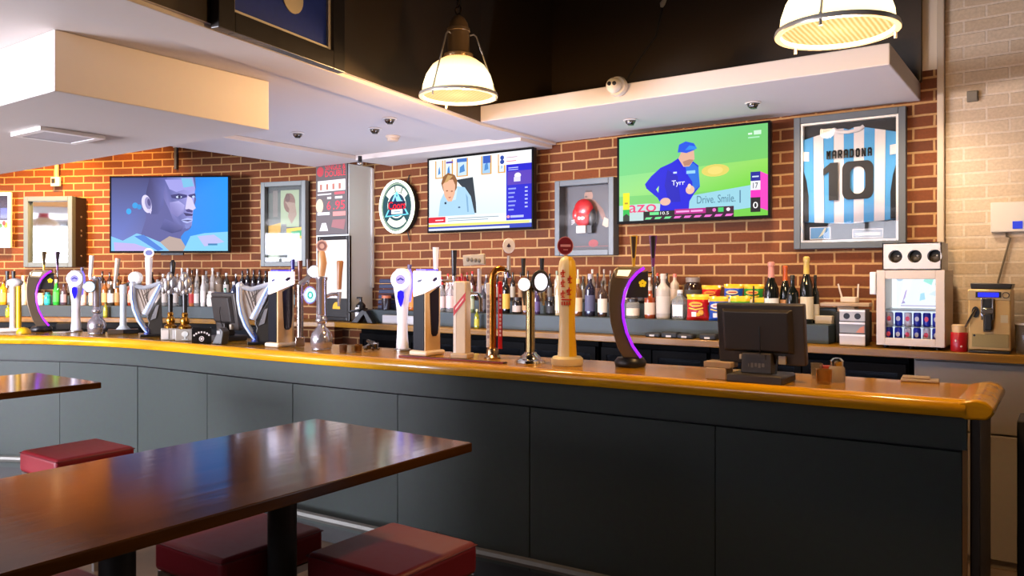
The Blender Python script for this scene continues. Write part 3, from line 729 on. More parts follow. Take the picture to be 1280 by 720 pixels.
MB(mat('#171717', .4)).ell((gx + .07, -.045, gz - .03), .035, .028, .075, 12, 8).box(gx + .03, gx + .075, -.06, -.02, gz - .15, gz - .09).build('black_palm', gl)
MB(mat('#d8d4cc', .5)).box(gx - .055, gx + .03, -.075, -.02, gz - .15, gz - .09).build('cuff', gl, bevel=.006)
lc = MB(mat('#e0dcd8', .5))
for k in range(3): lc.tube([(gx - .1, -.06, gz - .05 - .015 * k), (gx - .06, -.082, gz - .045 - .01 * k)], .004, 5)
lc.ell((gx + .01, -.086, gz - .035), .02, .004, .012); lc.ell((gx - .02, -.086, gz - .035), .012, .004, .014)
lc.build('lace', gl)
MB(M_PANE).box(-w / 2 + .045, w / 2 - .045, -.088, -.086, .045, h - .045).build('glass', t, smooth=0)
# left wall frames
def wallpic(px0, px1, pt, pb, D, name, label, cat, fw, d, fm, glass=True, rz=None):
    pa = at((px0 + px1) / 2, pb, D); w = (px1 - px0) * D / FOC; h = (pb - pt) * D / FOC
    t = thing(name, label, cat, pa, rz if rz is not None else face_cam((px0 + px1) / 2))
    frame4(t, w, h, fw, d, fm)
    if glass: MB(M_PANE).box(-w / 2 + fw, w / 2 - fw, -d + .006, -d + .008, fw, h - fw).build('glass', t, smooth=0)
    return t, w, h
WR = math.atan2(-(WL[3][1] - WL[5][1]), -(WL[3][0] - WL[5][0]))   # direction of the left wall
t, w, h = wallpic(32, 97, 246, 334, 8.12, 'box_frame', 'deep dark box frame with mirrored front on the far left brick wall', 'box frame', .05, .0, M_FRAME, False, WR + .03)
for c in list(t.children): bpy.data.objects.remove(c)
frame4(t, w, h, .05, .06, mat('#56605e', .45))
MB(mat('#171010', .5)).box(-w / 2 + .004, -w / 2 + .02, -.001, .17, .004, h - .004).box(w / 2 - .02, w / 2 - .004, -.001, .17, .004, h - .004).box(-w / 2 + .02, w / 2 - .02, -.001, .17, .004, .02).box(-w / 2 + .02, w / 2 - .02, -.001, .17, h - .02, h - .004).build('case', t, smooth=0)
MB(mat('#dfe6ea', .02, 1.)).box(-w / 2 + .05, w / 2 - .05, -.02, -.01, .05, h - .05).build('mirror', t, smooth=0)
sc = MB(M_STEEL)
for z in (.16, .45, .52, .72): sc.ell((w / 2 - .003, .09, h * z), .006, .012, .012, 8, 6)
sc.build('screw', t)
t, w, h = wallpic(-30, 18, 241, 310, 8.36, 'framed_poster', 'white framed colourful poster at the left edge of the left brick wall', 'poster', .035, .03, mat('#e8e6e2', .5), True, WR)
pc = Pic(w - .07, h - .07); pc.rect(0, 0, 1, 1, '#e6e2dc').rect(.55, .5, 1, 1, '#3c3c58', top='#1c2038').rect(.7, .55, .95, .75, '#5c68a8').poly([(.5, .1), (.95, .2), (1, .1), (.8, .02), (.5, .0)], '#202020').oval(.9, .36, .08, .1, '#e0b030').oval(.75, .25, .1, .06, '#e8b838').oval(.82, .44, .06, .05, '#c8483c').oval(.7, .38, .06, .06, '#5c8c48').rect(0, .3, .5, .9, '#88a0c8')
pc.build('print', M_PRINT, t, (0, -.006, .035))
WRr = math.atan2(WL[9][1] - WL[7][1], WL[9][0] - WL[7][0])
t, w, h = wallpic(325, 391, 227.5, 333, 7.69, 'framed_mirror_picture', 'grey box frame with picture and reflective glass left of the white pillar', 'picture', .045, .06, mat('#6e7472', .45), True, WRr)
MB(mat('#1a1414', .5)).box(w / 2 - .012, w / 2 - .001, -.001, .06, .002, h - .002).box(-w / 2 + .001, -w / 2 + .012, -.001, .06, .002, h - .002).build('case', t, smooth=0)
pc = Pic(w - .09, h - .09)
pc.rect(0, 0, 1, 1, '#3c4442').rect(.02, .02, .38, .92, '#50584e').rect(.15, .6, .28, .95, '#6c665c').poly([(.02, .3), (.36, .4), (.36, .52), (.02, .48)], '#b89030').poly([(.02, .02), (.3, .02), (.36, .3), (.02, .26)], '#a8b49c').rect(.36, .46, .86, .95, '#8c9c78').oval(.6, .78, .16, .13, '#6c4c3c').poly([(.48, .8), (.75, .78), (.8, .62), (.66, .5), (.56, .6), (.6, .7)], '#8a7460').oval(.55, .85, .07, .06, '#54382c').rect(.38, .1, .52, .5, '#6c706c').poly([(.52, .44), (.98, .46), (.98, .3), (.52, .32)], '#d0a828').poly([(.62, .4), (.95, .42), (.95, .34), (.7, .34)], '#2c8c50').rect(.55, .02, .98, .3, '#c8d4d0')
pc.build('picture', M_PRINT, t, (0, -.01, .045))
# poster and board on the pillar
py_ = 5.05
a0 = on_y(396, 205, py_ - .004); a1 = on_y(435, 292, py_ - .004); w = a1.x - a0.x; h = a0.z - a1.z
t = thing('menu_poster', 'dark drinks poster with red lettering on the white pillar', 'poster', ((a0.x + a1.x) / 2, py_ - .012, a1.z))
MB(mat('#3a3638', .6)).box(-w / 2, w / 2, 0, .01, -.004, h + .0).build('board', t, smooth=0)
MB(mat('#e8e6e4', .5)).box(-w / 2 - .02, w / 2, -.008, .01, h + .001, h + .045).build('top_rail', t, smooth=0)
pc = Pic(w, h)
pc.rect(0, 0, 1, 1, '#5a5352').oval(.14, .88, .11, .07, '#b03c44').text('SINGLE &', .3, .89, .95, .97, '#d82c3c').text('DOUBLE', .3, .80, .95, .88, '#d82c3c').rect(.06, .6, .94, .75, '#dcd8d4')
for k in range(4): pc.rect(.13 + .2 * k, .62, .2 + .2 * k, .70, '#a06450')
pc.rect(.05, .55, .5, .57, '#c8c4c0').rect(.6, .55, .92, .58, '#d05058').oval(.12, .4, .12, .1, '#d8b898').text('6', .36, .34, .48, .46, '#e03444').text('.95', .56, .34, .93, .46, '#e03444').rect(.37, .49, .5, .52, '#d0ccc8').rect(.62, .49, .85, .52, '#d0ccc8').rect(.05, .27, .45, .31, '#d0ccc8').rect(.55, .25, .95, .31, '#c88078').poly([(.12, .05), (.4, .05), (.33, .16), (.2, .16)], '#d8d4d0').poly([(.5, .1), (.9, .06), (.95, .2), (.55, .2)], '#8c5c5c')
pc.build('print', M_PRINT, t, (0, -.0012, 0))
a0 = on_y(397, 296, py_ - .03); a1 = on_y(437, 396, py_ - .03); w = a1.x - a0.x; h = a0.z - CT - .001
t = thing('framed_board', 'black framed pale board leaning on the pillar below the drinks poster', 'board', ((a0.x + a1.x) / 2, py_ - .004, CT + .001))
frame4(t, w, h, .035, .03, M_BLK)
pc = Pic(w - .07, h - .07); pc.rect(0, 0, 1, 1, '#191919').rect(0.0, .24, 1, 1, '#cfc7b8').oval(.55, .1, .14, .09, '#d0a020', a0=0, a1=180)
pc.build('panel', M_PRINT, t, (0, -.006, .035))
# oval neon sign
c = on_y(496.5, 258.5, YW - .07); dd = depth(c)
rw = 22.5 * dd / FOC / .80; rh = 32.5 * dd / FOC
t = thing('neon_sign', 'oval lit sign with red script and blue mountain on the brick wall', 'sign', (c.x, YW - .07, c.z))
MB(M_BLKM).disc((0, 0), rw, rh, .004, .066, 32).build('housing', t)
pc = Pic(2 * rw, 2 * rh)
def OV(u, v, ru, rv, col, **k): return pc.oval(u, v, ru, rv, col, seg=36, **k)
OV(.5, .5, .49, .49, '#1c3a44'); 
OV(.5, .5, .46, .46, '#8ca08c'); OV(.5, .5, .43, .43, '#20464e')
for a, b in ((35, 62), (66, 96), (100, 145)):
    pts = [(.5 + .40 * math.cos(math.radians(a + (b - a) * i / 6)), .5 + .40 * math.sin(math.radians(a + (b - a) * i / 6))) for i in range(7)] + [(.5 + .29 * math.cos(math.radians(b - (b - a) * i / 6)), .5 + .29 * math.sin(math.radians(b - (b - a) * i / 6))) for i in range(7)]
    pc.poly(pts, '#e4e8d4')
pts = [(.5 + .41 * math.cos(math.radians(225 + 15 * i)), .5 + .40 * math.sin(math.radians(225 + 15 * i))) for i in range(7)] + [(.5 + .30 * math.cos(math.radians(315 - 15 * i)), .5 + .27 * math.sin(math.radians(315 - 15 * i))) for i in range(7)]
pc.poly(pts, '#e4e8d4')
OV(.5, .53, .28, .25, '#e0e4dc'); OV(.5, .53, .25, .225, '#1c3c54')
pc.poly([(.14, .31), (.86, .34), (.5, .80)], '#6cd0ec').poly([(.2, .335), (.8, .355), (.5, .74)], '#1c3050')
pc.poly([(.36, .62), (.46, .78), (.5, .68), (.56, .74), (.6, .63), (.7, .6), (.62, .56), (.4, .56)], '#8cd4f0').poly([(.40, .6), (.46, .7), (.5, .6)], '#1c3468')
pc.poly([(.24, .445), (.24, .61), (.76, .60), (.78, .455)], '#1a1838').text('Coors', .25, .45, .76, .60, '#f01024').text('Coors', .256, .452, .766, .602, '#f01024')
pc.rect(.34, .36, .68, .45, '#d8e0d8').rect(.42, .395, .60, .41, '#5878a0')
pc.build('face', M_NEON, t, (0, -.006, -rh))
MB(mat('#f4fbe4', .3, emit=1.9, ecol='#e4f4dc')).ring((0, 0), rw * 1.03, rh * 1.03, .02, -.018, .004, 36).build('light_tube', t)
MB(M_BLKM).tube([(.09, .04, rh - .01), (.1, .055, rh + .05)], .006, 6).build('cable', t); MB(M_BLKM).tube([(.09, .04, -rh + .01), (.1, .055, -rh - .07)], .006, 6).build('cable', t)
# blue framed shirt on the black bulkhead
def on_fascia(px, py):
    d = ray(px, py); n = Vector((fd.y, -fd.x, 0)); k = (Vector((fa0.x, fa0.y, 0)) - Vector((0, 0, 0))).dot(n) / d.dot(n)
    return Vector((d.x * k, d.y * k, EYE + d.z * k))
q0 = on_fascia(262, 56); q1 = on_fascia(421, 95)
w = (Vector(q1[:2]) - Vector(q0[:2])).length; zb_ = q1.z + .01
mid = (q0 + q1) / 2
t = thing('framed_blue_shirt', 'dark framed blue shirt with a cream mount high on the black bulkhead', 'framed shirt', (mid.x + .004, mid.y, zb_), math.atan2(-fd.y, -fd.x))
h = 1.1
frame4(t, w, h, .09, .05, mat('#241f1b', .35))
e = w / 2 - .09
mm = MB(mat('#cfc6b4', .6)); mm.box(-e, -e + .018, -.03, -.01, .09, h - .09).box(e - .018, e, -.03, -.01, .09, h - .09).box(-e + .018, e - .018, -.03, -.01, .09, .108).box(-e + .018, e - .018, -.03, -.01, h - .108, h - .09)
mm.build('mount', t, smooth=0)
MB(mat('#16338e', .8, noise=.3)).box(-e + .018, e - .018, -.018, -.006, .108, h - .108).build('shirt', t, smooth=0)
u = on_fascia(361, -2); lx = (Vector(u[:2]) - Vector(mid[:2])).dot(Vector((-fd.x, -fd.y)))
MB(mat('#d8c6a0', .6)).disc((lx, u.z - zb_ + .0), .07, .075, -.024, -.0185, 24).build('crest', t)

# ------------------------------------------------------------------ ceiling and wall fittings
def pendant(px, D, zr, label, rr=.205):
    c = at(px, HOR, D)
    t = thing('pendant_lamp', label, 'pendant lamp', (c.x, c.y, zr), 0, None)
    sh_ = MB(M_LAMP); n = 40; prof_ = [(.195, .012), (.190, .06), (.172, .115), (.14, .165), (.1, .195), (.072, .21)]
    vs_ = []; 
    for k, (r, z) in enumerate(prof_):
        for i in range(n * 2):
            a = PI * i / n; rr_ = r + (.003 if i % 2 else -.002)
            vs_.append((rr_ * math.cos(a), rr_ * math.sin(a), z))
    N = n * 2; fs = [(j * N + i, j * N + (i + 1) % N, (j + 1) * N + (i + 1) % N, (j + 1) * N + i) for j in range(len(prof_) - 1) for i in range(N)]
    sh_.add(vs_, fs); s_ = sh_.build('ribbed_shade', t, smooth=60)
    MB(M_DIFF).lathe([(.188, .010), (.189, .012), (.186, .014)], seg=40).build('ribbed_diffuser', t)
    ri = MB(M_LAMPMETAL); k = 44
    vs_ = []; fs = []
    for i in range(k):
        a = 2 * PI * i / k
        for r, z in ((.192, .014), (.212, .014), (.215, .004), (.213, -.004), (.192, -.004)): vs_.append((r * math.cos(a), r * math.sin(a), z))
    for i in range(k):
        for j in range(5): fs.append((i * 5 + j, ((i + 1) % k) * 5 + j, ((i + 1) % k) * 5 + (j + 1) % 5, i * 5 + (j + 1) % 5))
    ri.add(vs_, fs); ro = ri.build('rim', t)
    lugs = MB(M_LAMPMETAL)
    for i in range(3):
        a = 2 * PI * i / 3 + .5
        lugs.tube([(.205 * math.cos(a), .205 * math.sin(a), .02), (.205 * math.cos(a), .205 * math.sin(a), -.025)], .006, 6)
    lugs.build('screw', ro)
    cp = MB(mat('#a08058', .3, .5)).lathe([(.076, .205), (.08, .212), (.08, .228), (.062, .236), (.06, .24), (.06, .35), (.063, .353), (.063, .368), (.056, .372), (.05, .40), (.034, .425), (.016, .44), (.004, .445)], seg=24)
    cp.build('cap', t)
    for i in range(3):
        a = 2 * PI * i / 3 + .5
        MB(M_LAMPMETAL).tube([(.063 * math.cos(a), .063 * math.sin(a), .33), (.085 * math.cos(a), .085 * math.sin(a), .335), (.1 * math.cos(a), .1 * math.sin(a), .32), (.206 * math.cos(a), .206 * math.sin(a), .01)], .0045, 6).build('stay_rod', t)
    MB(mat('#ffffff', .3, emit=7, ecol='#ffd490')).ell((0, 0, .11), .042, .042, .06).build('bulb', t)
    ch = MB(mat('#4a3c2c', .35, 1.)); z = .448; i = 0
    while z < ZH - zr - .03:
        rg = []
        for k in range(9):
            a = 2 * PI * k / 8; r1 = (.022, .022) if z < .46 else (.009, .018)
            x = r1[0] * math.cos(a)
            rg.append((x, 0, z + r1[1] + r1[1] * math.sin(a)) if i % 2 == 0 else (0, x, z + r1[1] + r1[1] * math.sin(a)))
        ch.tube(rg, .0035, 5); z += 2 * (.022 if z < .46 else .018) - .006; i += 1
    ch.build('chain', t)
    MB(M_BLKM).tube([(.012, 0, .44), (.02, .01, .8), (.012, 0, 1.2), (.014, 0, ZH - zr - .005)], .003, 5).build('flex', t)
    MB(M_STEEL).lathe([(.05, ZH - zr - .03), (.05, ZH - zr - .001)], seg=16).build('rose', t)
    ld = bpy.data.lights.new('pendant_glow', 'POINT'); ld.energy = 75; ld.color = (1, .58, .24); ld.shadow_soft_size = .06
    lo = bpy.data.objects.new('pendant_glow', ld); COL.objects.link(lo); lo.location = (c.x, c.y, zr - .06)
    return t
pendant(573, 4.3, 1.56 + (345 - 121) * 4.3 / FOC, 'chain hung glowing ribbed glass pendant lamp before the dark wall, seen whole')
pendant(1045.5, 2.87, 1.56 + (345 - 41) * 2.87 / FOC, 'nearer glowing glass pendant lamp above the cream bulkhead, cut by the picture top')
t = thing('dome_lamp', 'cream dome lamp with red collar, seen only mirrored in the far left box frame', 'pendant lamp', (-9.05, .51, 2.24))
MB(mat('#d8b888', .5)).lathe([(.205, 0), (.20, .02), (.17, .08), (.10, .12), (.07, .13)], seg=28).build('dome', t)
MB(mat('#c02030', .5)).lathe([(.075, .1305), (.06, .20), (.04, .24)], seg=24).build('collar', t)
MB(M_DARK).lathe([(.045, .2405), (.045, .375)], seg=18).build('stem', t)
def spot(px, py, label):
    p = on_z(px, py, ZC - (.0 if px > 700 else 0.))
    t = thing('ceiling_spot', label, 'spotlight', (p.x, p.y, ZC - .001), 0, 'small chrome eyeball ceiling spots')
    MB(M_WHT).lathe([(.045, 0), (.05, -.004), (.04, -.008), (.038, -.0)], seg=20).build('collar', t)
    MB(mat('#8a8682', .2, 1.)).ell((0, 0, -.012), .034, .034, .026).build('eyeball', t)
    MB(M_BLK).lathe([(.02, -.039), (.02, -.033)], .008, -.006, 12).build('lens', t)
spot(372, 166, 'small chrome ceiling spot nearest the cream duct box')
spot(468.5, 160.5, 'small chrome ceiling spot left of the beige smoke detector')
spot(487, 148, 'small chrome ceiling spot above the beige smoke detector')
spot(788, 149.5, 'small chrome spot in the bulkhead above the cricket screen, left side')
spot(941, 128, 'small chrome spot in the bulkhead near the framed striped shirt')
p = on_z(491, 170, ZC)
t = thing('smoke_detector', 'round beige smoke detector on the pale ceiling', 'smoke detector', (p.x, p.y, ZC - .001))
MB(mat('#d0bfae', .5)).lathe([(.055, 0), (.055, -.012), (.05, -.016)], seg=20).build('base', t)
MB(mat('#c4b2a0', .5)).lathe([(.045, -.017), (.042, -.035), (.03, -.042)], seg=20).build('sensor_head', t)
p = on_z(450, 195, 2.575)
t = thing('ceiling_bracket', 'tiny dark hook bracket under the ceiling beam above the pillar', 'bracket', (p.x, p.y, 2.5745))
MB(M_BLK).box(-.012, .012, -.012, .012, -.05, 0).build('stem', t)
MB(M_STEEL).ell((0, 0, -.065), .028, .028, .018).build('swivel', t)
# air grille under the duct box
g = [on_z(x, y, 2.355) for x, y in ((44, 167), (52, 157), (125, 170), (92, 177))]
gx0 = min(p.x for p in g); gx1 = max(p.x for p in g); gy0 = min(p.y for p in g); gy1 = max(p.y for p in g)
t = thing('air_grille', 'white slatted air grille under the dropped duct box', 'air grille', ((gx0 + gx1) / 2, (gy0 + gy1) / 2, 2.354))
W, H = (gx1 - gx0) / 2 * .92, (gy1 - gy0) / 2
MB(M_WHT).box(-W, -W + .04, -H, H, -.02, 0).box(W - .04, W, -H, H, -.02, 0).box(-W + .04, W - .04, -H, -H + .04, -.02, 0).box(-W + .04, W - .04, H - .04, H, -.02, 0).build('rim', t, smooth=0)
MB(M_BLKM).box(-W + .04, W - .04, -H + .04, H - .04, -.004, 0).build('duct_mouth', t, smooth=0)
for k in range(6):
    y = -H + .04 + (2 * H - .08) * (k + .5) / 6
    MB(mat('#b8b4b8', .5)).prism([(-W + .04, -.018), (W - .04, -.018), (W - .04, -.014), (-W + .04, -.014)], y - .022, y + .022).build('slat', t, smooth=0)
# dome camera on the bulkhead face
p = on_y(774, 109, 4.335)
t = thing('security_camera', 'white twin lens dome camera on the cream bulkhead edge', 'camera', (p.x, 4.334, p.z))
MB(M_IVORY).T = None
b = MB(mat('#d8d0c0', .35)); b.T = Matrix.Rotation(PI / 2, 4, 'X'); b.lathe([(.058, 0), (.062, .015), (.056, .04)], seg=24); b.build('base', t)
RB = Matrix.Translation((0, -.055, 0)) @ Matrix.Rotation(.32, 4, 'Z') @ Matrix.Translation((0, .055, 0))
b = MB(mat('#e0d8c8', .35)); b.T = RB; b.ell((-.008, -.055, 0), .046, .045, .046, 18, 12); b.build('ball', t)
for dx in (-.028, .002): 
    b = MB(M_BLK); b.T = RB; b.ell((dx, -.097, .004), .013, .008, .013, 12, 8); b.build('lens', t)
# hanging black cable on the dark wall
pts = [on_y(x, y, YW - .066) for x, y in ((833, -25), (829, 6), (820, 45), (802, 70), (783, 100))]
c = MB(mat('#0a0908', .5)).tube(pts, .008, 6)
cab = c.build('hanging_cable'); tag(cab, 'thin black cable hanging down the dark upper wall to the dome camera', 'cable')
MB(mat('#c8c0b0', .6)).tube([on_y(x, y, YW - .078) for x, y in ((832, -2), (828, 5), (827, 9))], [.012, .02, .01], 6).build('tie', cab)
# vent high on the dark wall
a0 = on_y(560, -12, YW - .07); a1 = on_y(655, 14, YW - .07)
t = thing('dark_vent', 'dark slatted vent unit high on the black wall behind the pendant chain', 'vent', ((a0.x + a1.x) / 2, YW - .062, a1.z))
w = (a1.x - a0.x) / 2; h = .22
MB(M_BLKM).box(-w, w, -.12, 0, 0, h).build('casing', t, smooth=0, bevel=.004)
for k in range(4): MB(mat('#33291e', .4)).prism([(-w + .02, .03 + k * .045), (w - .02, .03 + k * .045), (w - .02, .038 + k * .045), (-w + .02, .038 + k * .045)], -.135, -.121).build('slat', t, smooth=0)
# conduits and boxes on the left brick wall
p = at(220, 219, 8.08); 
t = thing('wall_conduit', 'thin grey conduit running up the brick above the portrait screen', 'conduit', p, WR)
MB(mat('#4c4a4c', .4)).box(-.014, .014, -.016, .02, .06, .62).build('pipe', t, bevel=.004)
MB(M_STEEL).box(-.022, .022, -.02, .015, .28, .31).build('saddle', t)
p = at(71, 233, 8.29)
t = thing('wall_socket', 'small white socket with trunking high on the left brick wall', 'socket', p, WR)
MB(mat('#e0d4c4', .45)).box(-.05, .05, -.03, .0, 0, .095).build('box', t, bevel=.005)
MB(M_BLKM).box(-.035, .005, -.04, -.031, .03, .08).build('plug', t, bevel=.004)
MB(mat('#c8a888', .5)).box(-.008, .022, -.02, .0, .096, .32).build('trunking', t)
# meter box and sensor on the whitewashed wall
Yr = YW - .031
a0 = on_y(1239, 254, Yr); a1 = on_y(1283, 290, Yr)
t = thing('wall_control_box', 'white control box with small blue display on the whitewashed brick', 'control box', ((a0.x + a1.x) / 2, Yr - .001, a1.z))
w = (a1.x - a0.x) / 2; h = a0.z - a1.z
MB(mat('#cfc8bc', .4)).box(-w, w, -.05, 0, 0, h).build('casing', t, bevel=.006)
MB(mat('#2038c0', .2, emit=.5)).box(w * .25, w * .82, -.053, -.0505, h * .1, h * .35).build('display', t)
pts = [(p_.x - (a0.x + a1.x) / 2, -.02, p_.z - a1.z) for p_ in [on_y(x, y, Yr) for x, y in ((1258, 291), (1258.5, 296), (1263, 297), (1248, 352), (1246, 392))]]
MB(mat('#6a5c48', .5)).tube(pts, .006, 6).build('cable', t)
p = on_y(1216, 121, Yr)
t = MB(mat('#6e6658', .5)).box(-.028, .028, -.03, 0, -.03, .03).box(-.024, .024, -.034, -.03, -.026, .026).build('wall_sensor', bevel=.005, loc=(p.x, Yr - .001, p.z)); tag(t, 'small square grey sensor on the whitewashed brick wall', 'sensor')

# ------------------------------------------------------------------ tables and stools
def table(x0, x1, y0, y1, zt, label, posts):
    t = thing('high_table', label, 'table', ((x0 + x1) / 2, (y0 + y1) / 2, 0))
    w = (x1 - x0) / 2; l = (y1 - y0) / 2
    MB(M_TABLE).box(-w, w, -l, l, zt - .032, zt).build('tabletop', t, smooth=0, bevel=.004)
    MB(M_BLKM).box(-.05, .05, -l * .6, l * .6, zt - .05, zt - .033).build('support_rail', t, smooth=0)
    for y in posts:
        MB(M_BLKM).lathe([(.045, .02), (.045, zt - .051)], 0, y - (y0 + y1) / 2, 20).build('leg', t)
        MB(M_BLKM).lathe([(.22, 0), (.22, .008), (.06, .02), (.046, .022)], 0, y - (y0 + y1) / 2, 28).build('foot_plate', t)
table(-2.42, -1.64, .62, 2.105, 1.0, 'large dark brown wooden high table in front of the bar', (1.63, 1.10))
table(-4.90, -4.17, .72, 2.175, 1.0, 'smaller seen dark wooden high table at the left edge', (1.72, 1.2))
M_VINYL = mat('#740f1b', .5, noise=.15, spec=.3)
def stool(x0, x1, y0, y1, label):
    t = thing('bar_stool', label, 'stool', ((x0 + x1) / 2, (y0 + y1) / 2, 0), 0, 'red cushioned cube stools around the high tables')
    w = (x1 - x0) / 2; l = (y1 - y0) / 2; zs = .70
    c = MB(M_VINYL).box(-w, w, -l, l, zs - .105, zs).build('seat_cushion', t, smooth=60); b = c.modifiers.new('edge', 'BEVEL'); b.width = .02; b.segments = 4
    sm = MB(mat('#5c0f1a', .4))
    for z in (zs - .012,):
        sm.tube([(-w + .002, -l + .002, z), (w - .002, -l + .002, z), (w - .002, l - .002, z), (-w + .002, l - .002, z), (-w + .002, -l + .002, z)], .0022, 5)
    sm.build('piping', c)
    st = M_STEEL
    MB(st).box(-w + .01, w - .01, -l + .01, l - .01, zs - .13, zs - .106).build('seat_frame', t, smooth=0)
    for sx in (-1, 1):
        for sy in (-1, 1):
            MB(st).box(sx * (w - .022) - .012, sx * (w - .022) + .012, sy * (l - .022) - .012, sy * (l - .022) + .012, 0, zs - .131).build('leg', t, smooth=0)
    MB(st).box(-w + .03, w - .03, -l + .012, -l + .03, .2, .218).box(-w + .03, w - .03, l - .03, l - .012, .2, .218).build('footrest', t, smooth=0)
stool(-1.945, -1.565, 1.65, 2.04, 'red cushioned stool at the open end of the large table, right of its post')
stool(-2.455, -2.085, 1.45, 1.85, 'red cushioned stool behind the post of the large dark table')
stool(-2.455, -2.085, .80, 1.19, 'barely seen red stool under the large table, at the bottom picture edge')
stool(-4.235, -3.86, 1.80, 2.185, 'red cushioned stool beside the small left table, near the bar front')
# ------------------------------------------------------------------ beer taps on the bar
def bar_thing(name, label, cat, px, py, group=None, rz=None):
    p = on_z(px, py, BT)
    t = thing(name, label, cat, (p.x, p.y, BT + .0008), face_cam(px) if rz is None else rz, group)
    t['sc'] = depth(p) / FOC
    s = depth(p) / FOC
    del t['sc']
    return t, s
def px_poly(pts, cx, base, s): return [((x - cx) * s, (base - y) * s) for x, y in pts]
TAPS = 'beer taps along the bar top'

# crescent taps with a purple light
def crescent(px, py, label, panel_logo=True):
    t, _ = bar_thing('beer_tap', label, 'beer tap', px, py, TAPS); s = .00405; cx, b = 789, 458
    K = lambda pts: px_poly(pts, cx, b, s)
    MB(mat('#16161a', .35)).lathe([(.068, 0), (.072, .008), (.072, .028), (.06, .045)], seg=24, sx=1.1).build('base', t)
    outer = [(768, 338), (764, 350), (762, 368), (762, 385), (764, 402), (768, 418), (773, 434), (780, 447)]
    inner = [(800, 447), (790, 432), (783, 415), (779, 398), (778, 380), (781, 362), (788, 348), (800, 336), (806, 333)]
    bd = MB(mat('#6e604e', .38, .6)); bd.prism(K(outer + inner), -.03, .03)
    o = bd.build('curved_body', t, bevel=.008)
    tp = MB(mat('#b8a684', .25, .5)); tp.prism(K([(768, 337), (774, 333), (806, 332.5), (798, 338), (788, 349), (770, 347)]), -.034, .034); tp.build('top_cap', o, bevel=.006)
    MB(mat('#ffe9c0', .3, emit=1.2)).prism(K([(774, 337), (790, 337), (786, 345), (772, 344)]), -.0355, -.0345).build('painted_highlight', o)  # bright highlight on the cap, painted as a glowing patch
    pts = K([(806, 334.5), (797, 341), (788.5, 351), (782.5, 364), (779.5, 380), (780.5, 398), (784.5, 415), (792, 432), (802, 446)])
    MB(M_LED).tube([(x, -.036, z) for x, z in pts], [.007] * 9, 8).build('light_strip', o)
    MB(M_BLKM).prism(K([(783, 372), (789, 352), (800, 341), (811, 338), (811, 372)]), -.02, .02).build('badge_panel', o, bevel=.004)
    fl_ = MB(mat('#e8cc20', .4, emit=.3))
    for k in range(5): fl_.disc(((804 - cx) * s + .011 * math.cos(1.26 * k + .3), (b - 354) * s + .011 * math.sin(1.26 * k + .3)), .009, .009, -.024, -.021, 10)
    fl_.build('flower_emblem', o)
    for hx, c0, c1 in ((793, '#c8a020', '#3a2c1c'), (817, '#6a3070', '#241c20')):
        h = MB(mat(c0, .3)); h.tube([((hx + 0 - cx) * s, 0, (b - 333) * s), ((hx - cx) * s, 0, (b - 322) * s), ((hx - cx) * s, .003, (b - 294) * s)], [.008, .010, .021], 10, .7)
        ho = h.build('tap_handle', t)
        MB(mat(c1, .3)).tube([((hx - cx) * s, -.006, (b - 322) * s), ((hx - cx) * s, -.010, (b - 295) * s)], [.006, .013], 8, .6).build('inlay', ho)
        MB(M_CHROME).tube([((hx - cx) * s, 0, (b - 346) * s), ((hx - cx) * s, 0, (b - 333) * s)], .008, 8).tube([((hx - cx) * s, 0, (b - 341) * s), (.02, .0, (b - 341) * s)], .007, 6).tube([((hx - cx) * s, .01, (b - 341) * s), ((hx - cx) * s + .004, .03, (b - 352) * s), ((hx - cx) * s + .004, .03, (b - 372) * s)], .006, 6).build('faucet', t)
    return t
crescent(788, 458, 'purple lit crescent shaped beer tap nearest the large till')
crescent(52, 414.5, 'purple lit crescent shaped beer tap at the far left of the bar')

# white waisted taps with a round badge
def badge_tap(px, py, label):
    t, _ = bar_thing('beer_tap', label, 'beer tap', px, py, TAPS); s = .00495; cx, b = 504, 437
    W = mat('#dcd8dc', .3, coat=.3)
    prof = [(.040, 0), (.038, .03), (.033, .10), (.031, .17), (.036, .26), (.047, .34), (.056, .39), (.058, .44), (.052, .48), (.035, .503), (.01, .508)]
    MB(W).lathe(prof, seg=28, sx=1., sy=.75).build('body', t)
    MB(M_STEEL).lathe([(.052, 0), (.052, .008), (.044, .012)], seg=24).build('base', t)
    G = mat('#f2f0ff', .3, emit=1.1, ecol='#e4e0ff')
    d = MB(G).disc((-.012, .437), .058, .062, -.058, -.040, 28).build('badge', t, bevel=.003)
    MB(mat('#8a86d8', .3, emit=.5)).disc((-.012, .437), .030, .030, -.0595, -.0585, 20).build('badge_centre', d)
    e = MB(mat('#3a3890', .4)); e.prism([(-.034, .436), (-.012, .450), (.010, .438), (.004, .430), (-.012, .440), (-.028, .430)], -.061, -.060); e.build('emblem', d)
    MB(mat('#2018e0', .2, emit=1.0)).prism([(-.030, .362), (-.012, .372), (.008, .362), (.010, .33), (.0, .285), (-.010, .268), (-.020, .285), (-.032, .33)], -.0475, -.041).build('teardrop_light', t)
    MB(mat('#6a60f0', .3, emit=1.6)).tube([(.046, 0, .30), (.055, 0, .37), (.062, 0, .42), (.060, 0, .46), (.045, 0, .50)], .007, 6).build('edge_light', t)
    MB(M_STEEL).tube([(.0, .05, .40), (.0, .11, .39), (.0, .115, .33)], .010, 8).build('nozzle', t)
    MB(mat('#4a4468', .3)).tube([(.035, .08, .41), (.045, .085, .53)], [.009, .013], 8).build('tap_handle', t)
    return t
badge_tap(503, 438, 'white waisted beer tap with round lit badge left of the twin panel tap')
badge_tap(95, 414.5, 'white waisted beer tap with round lit badge right of the far crescent')

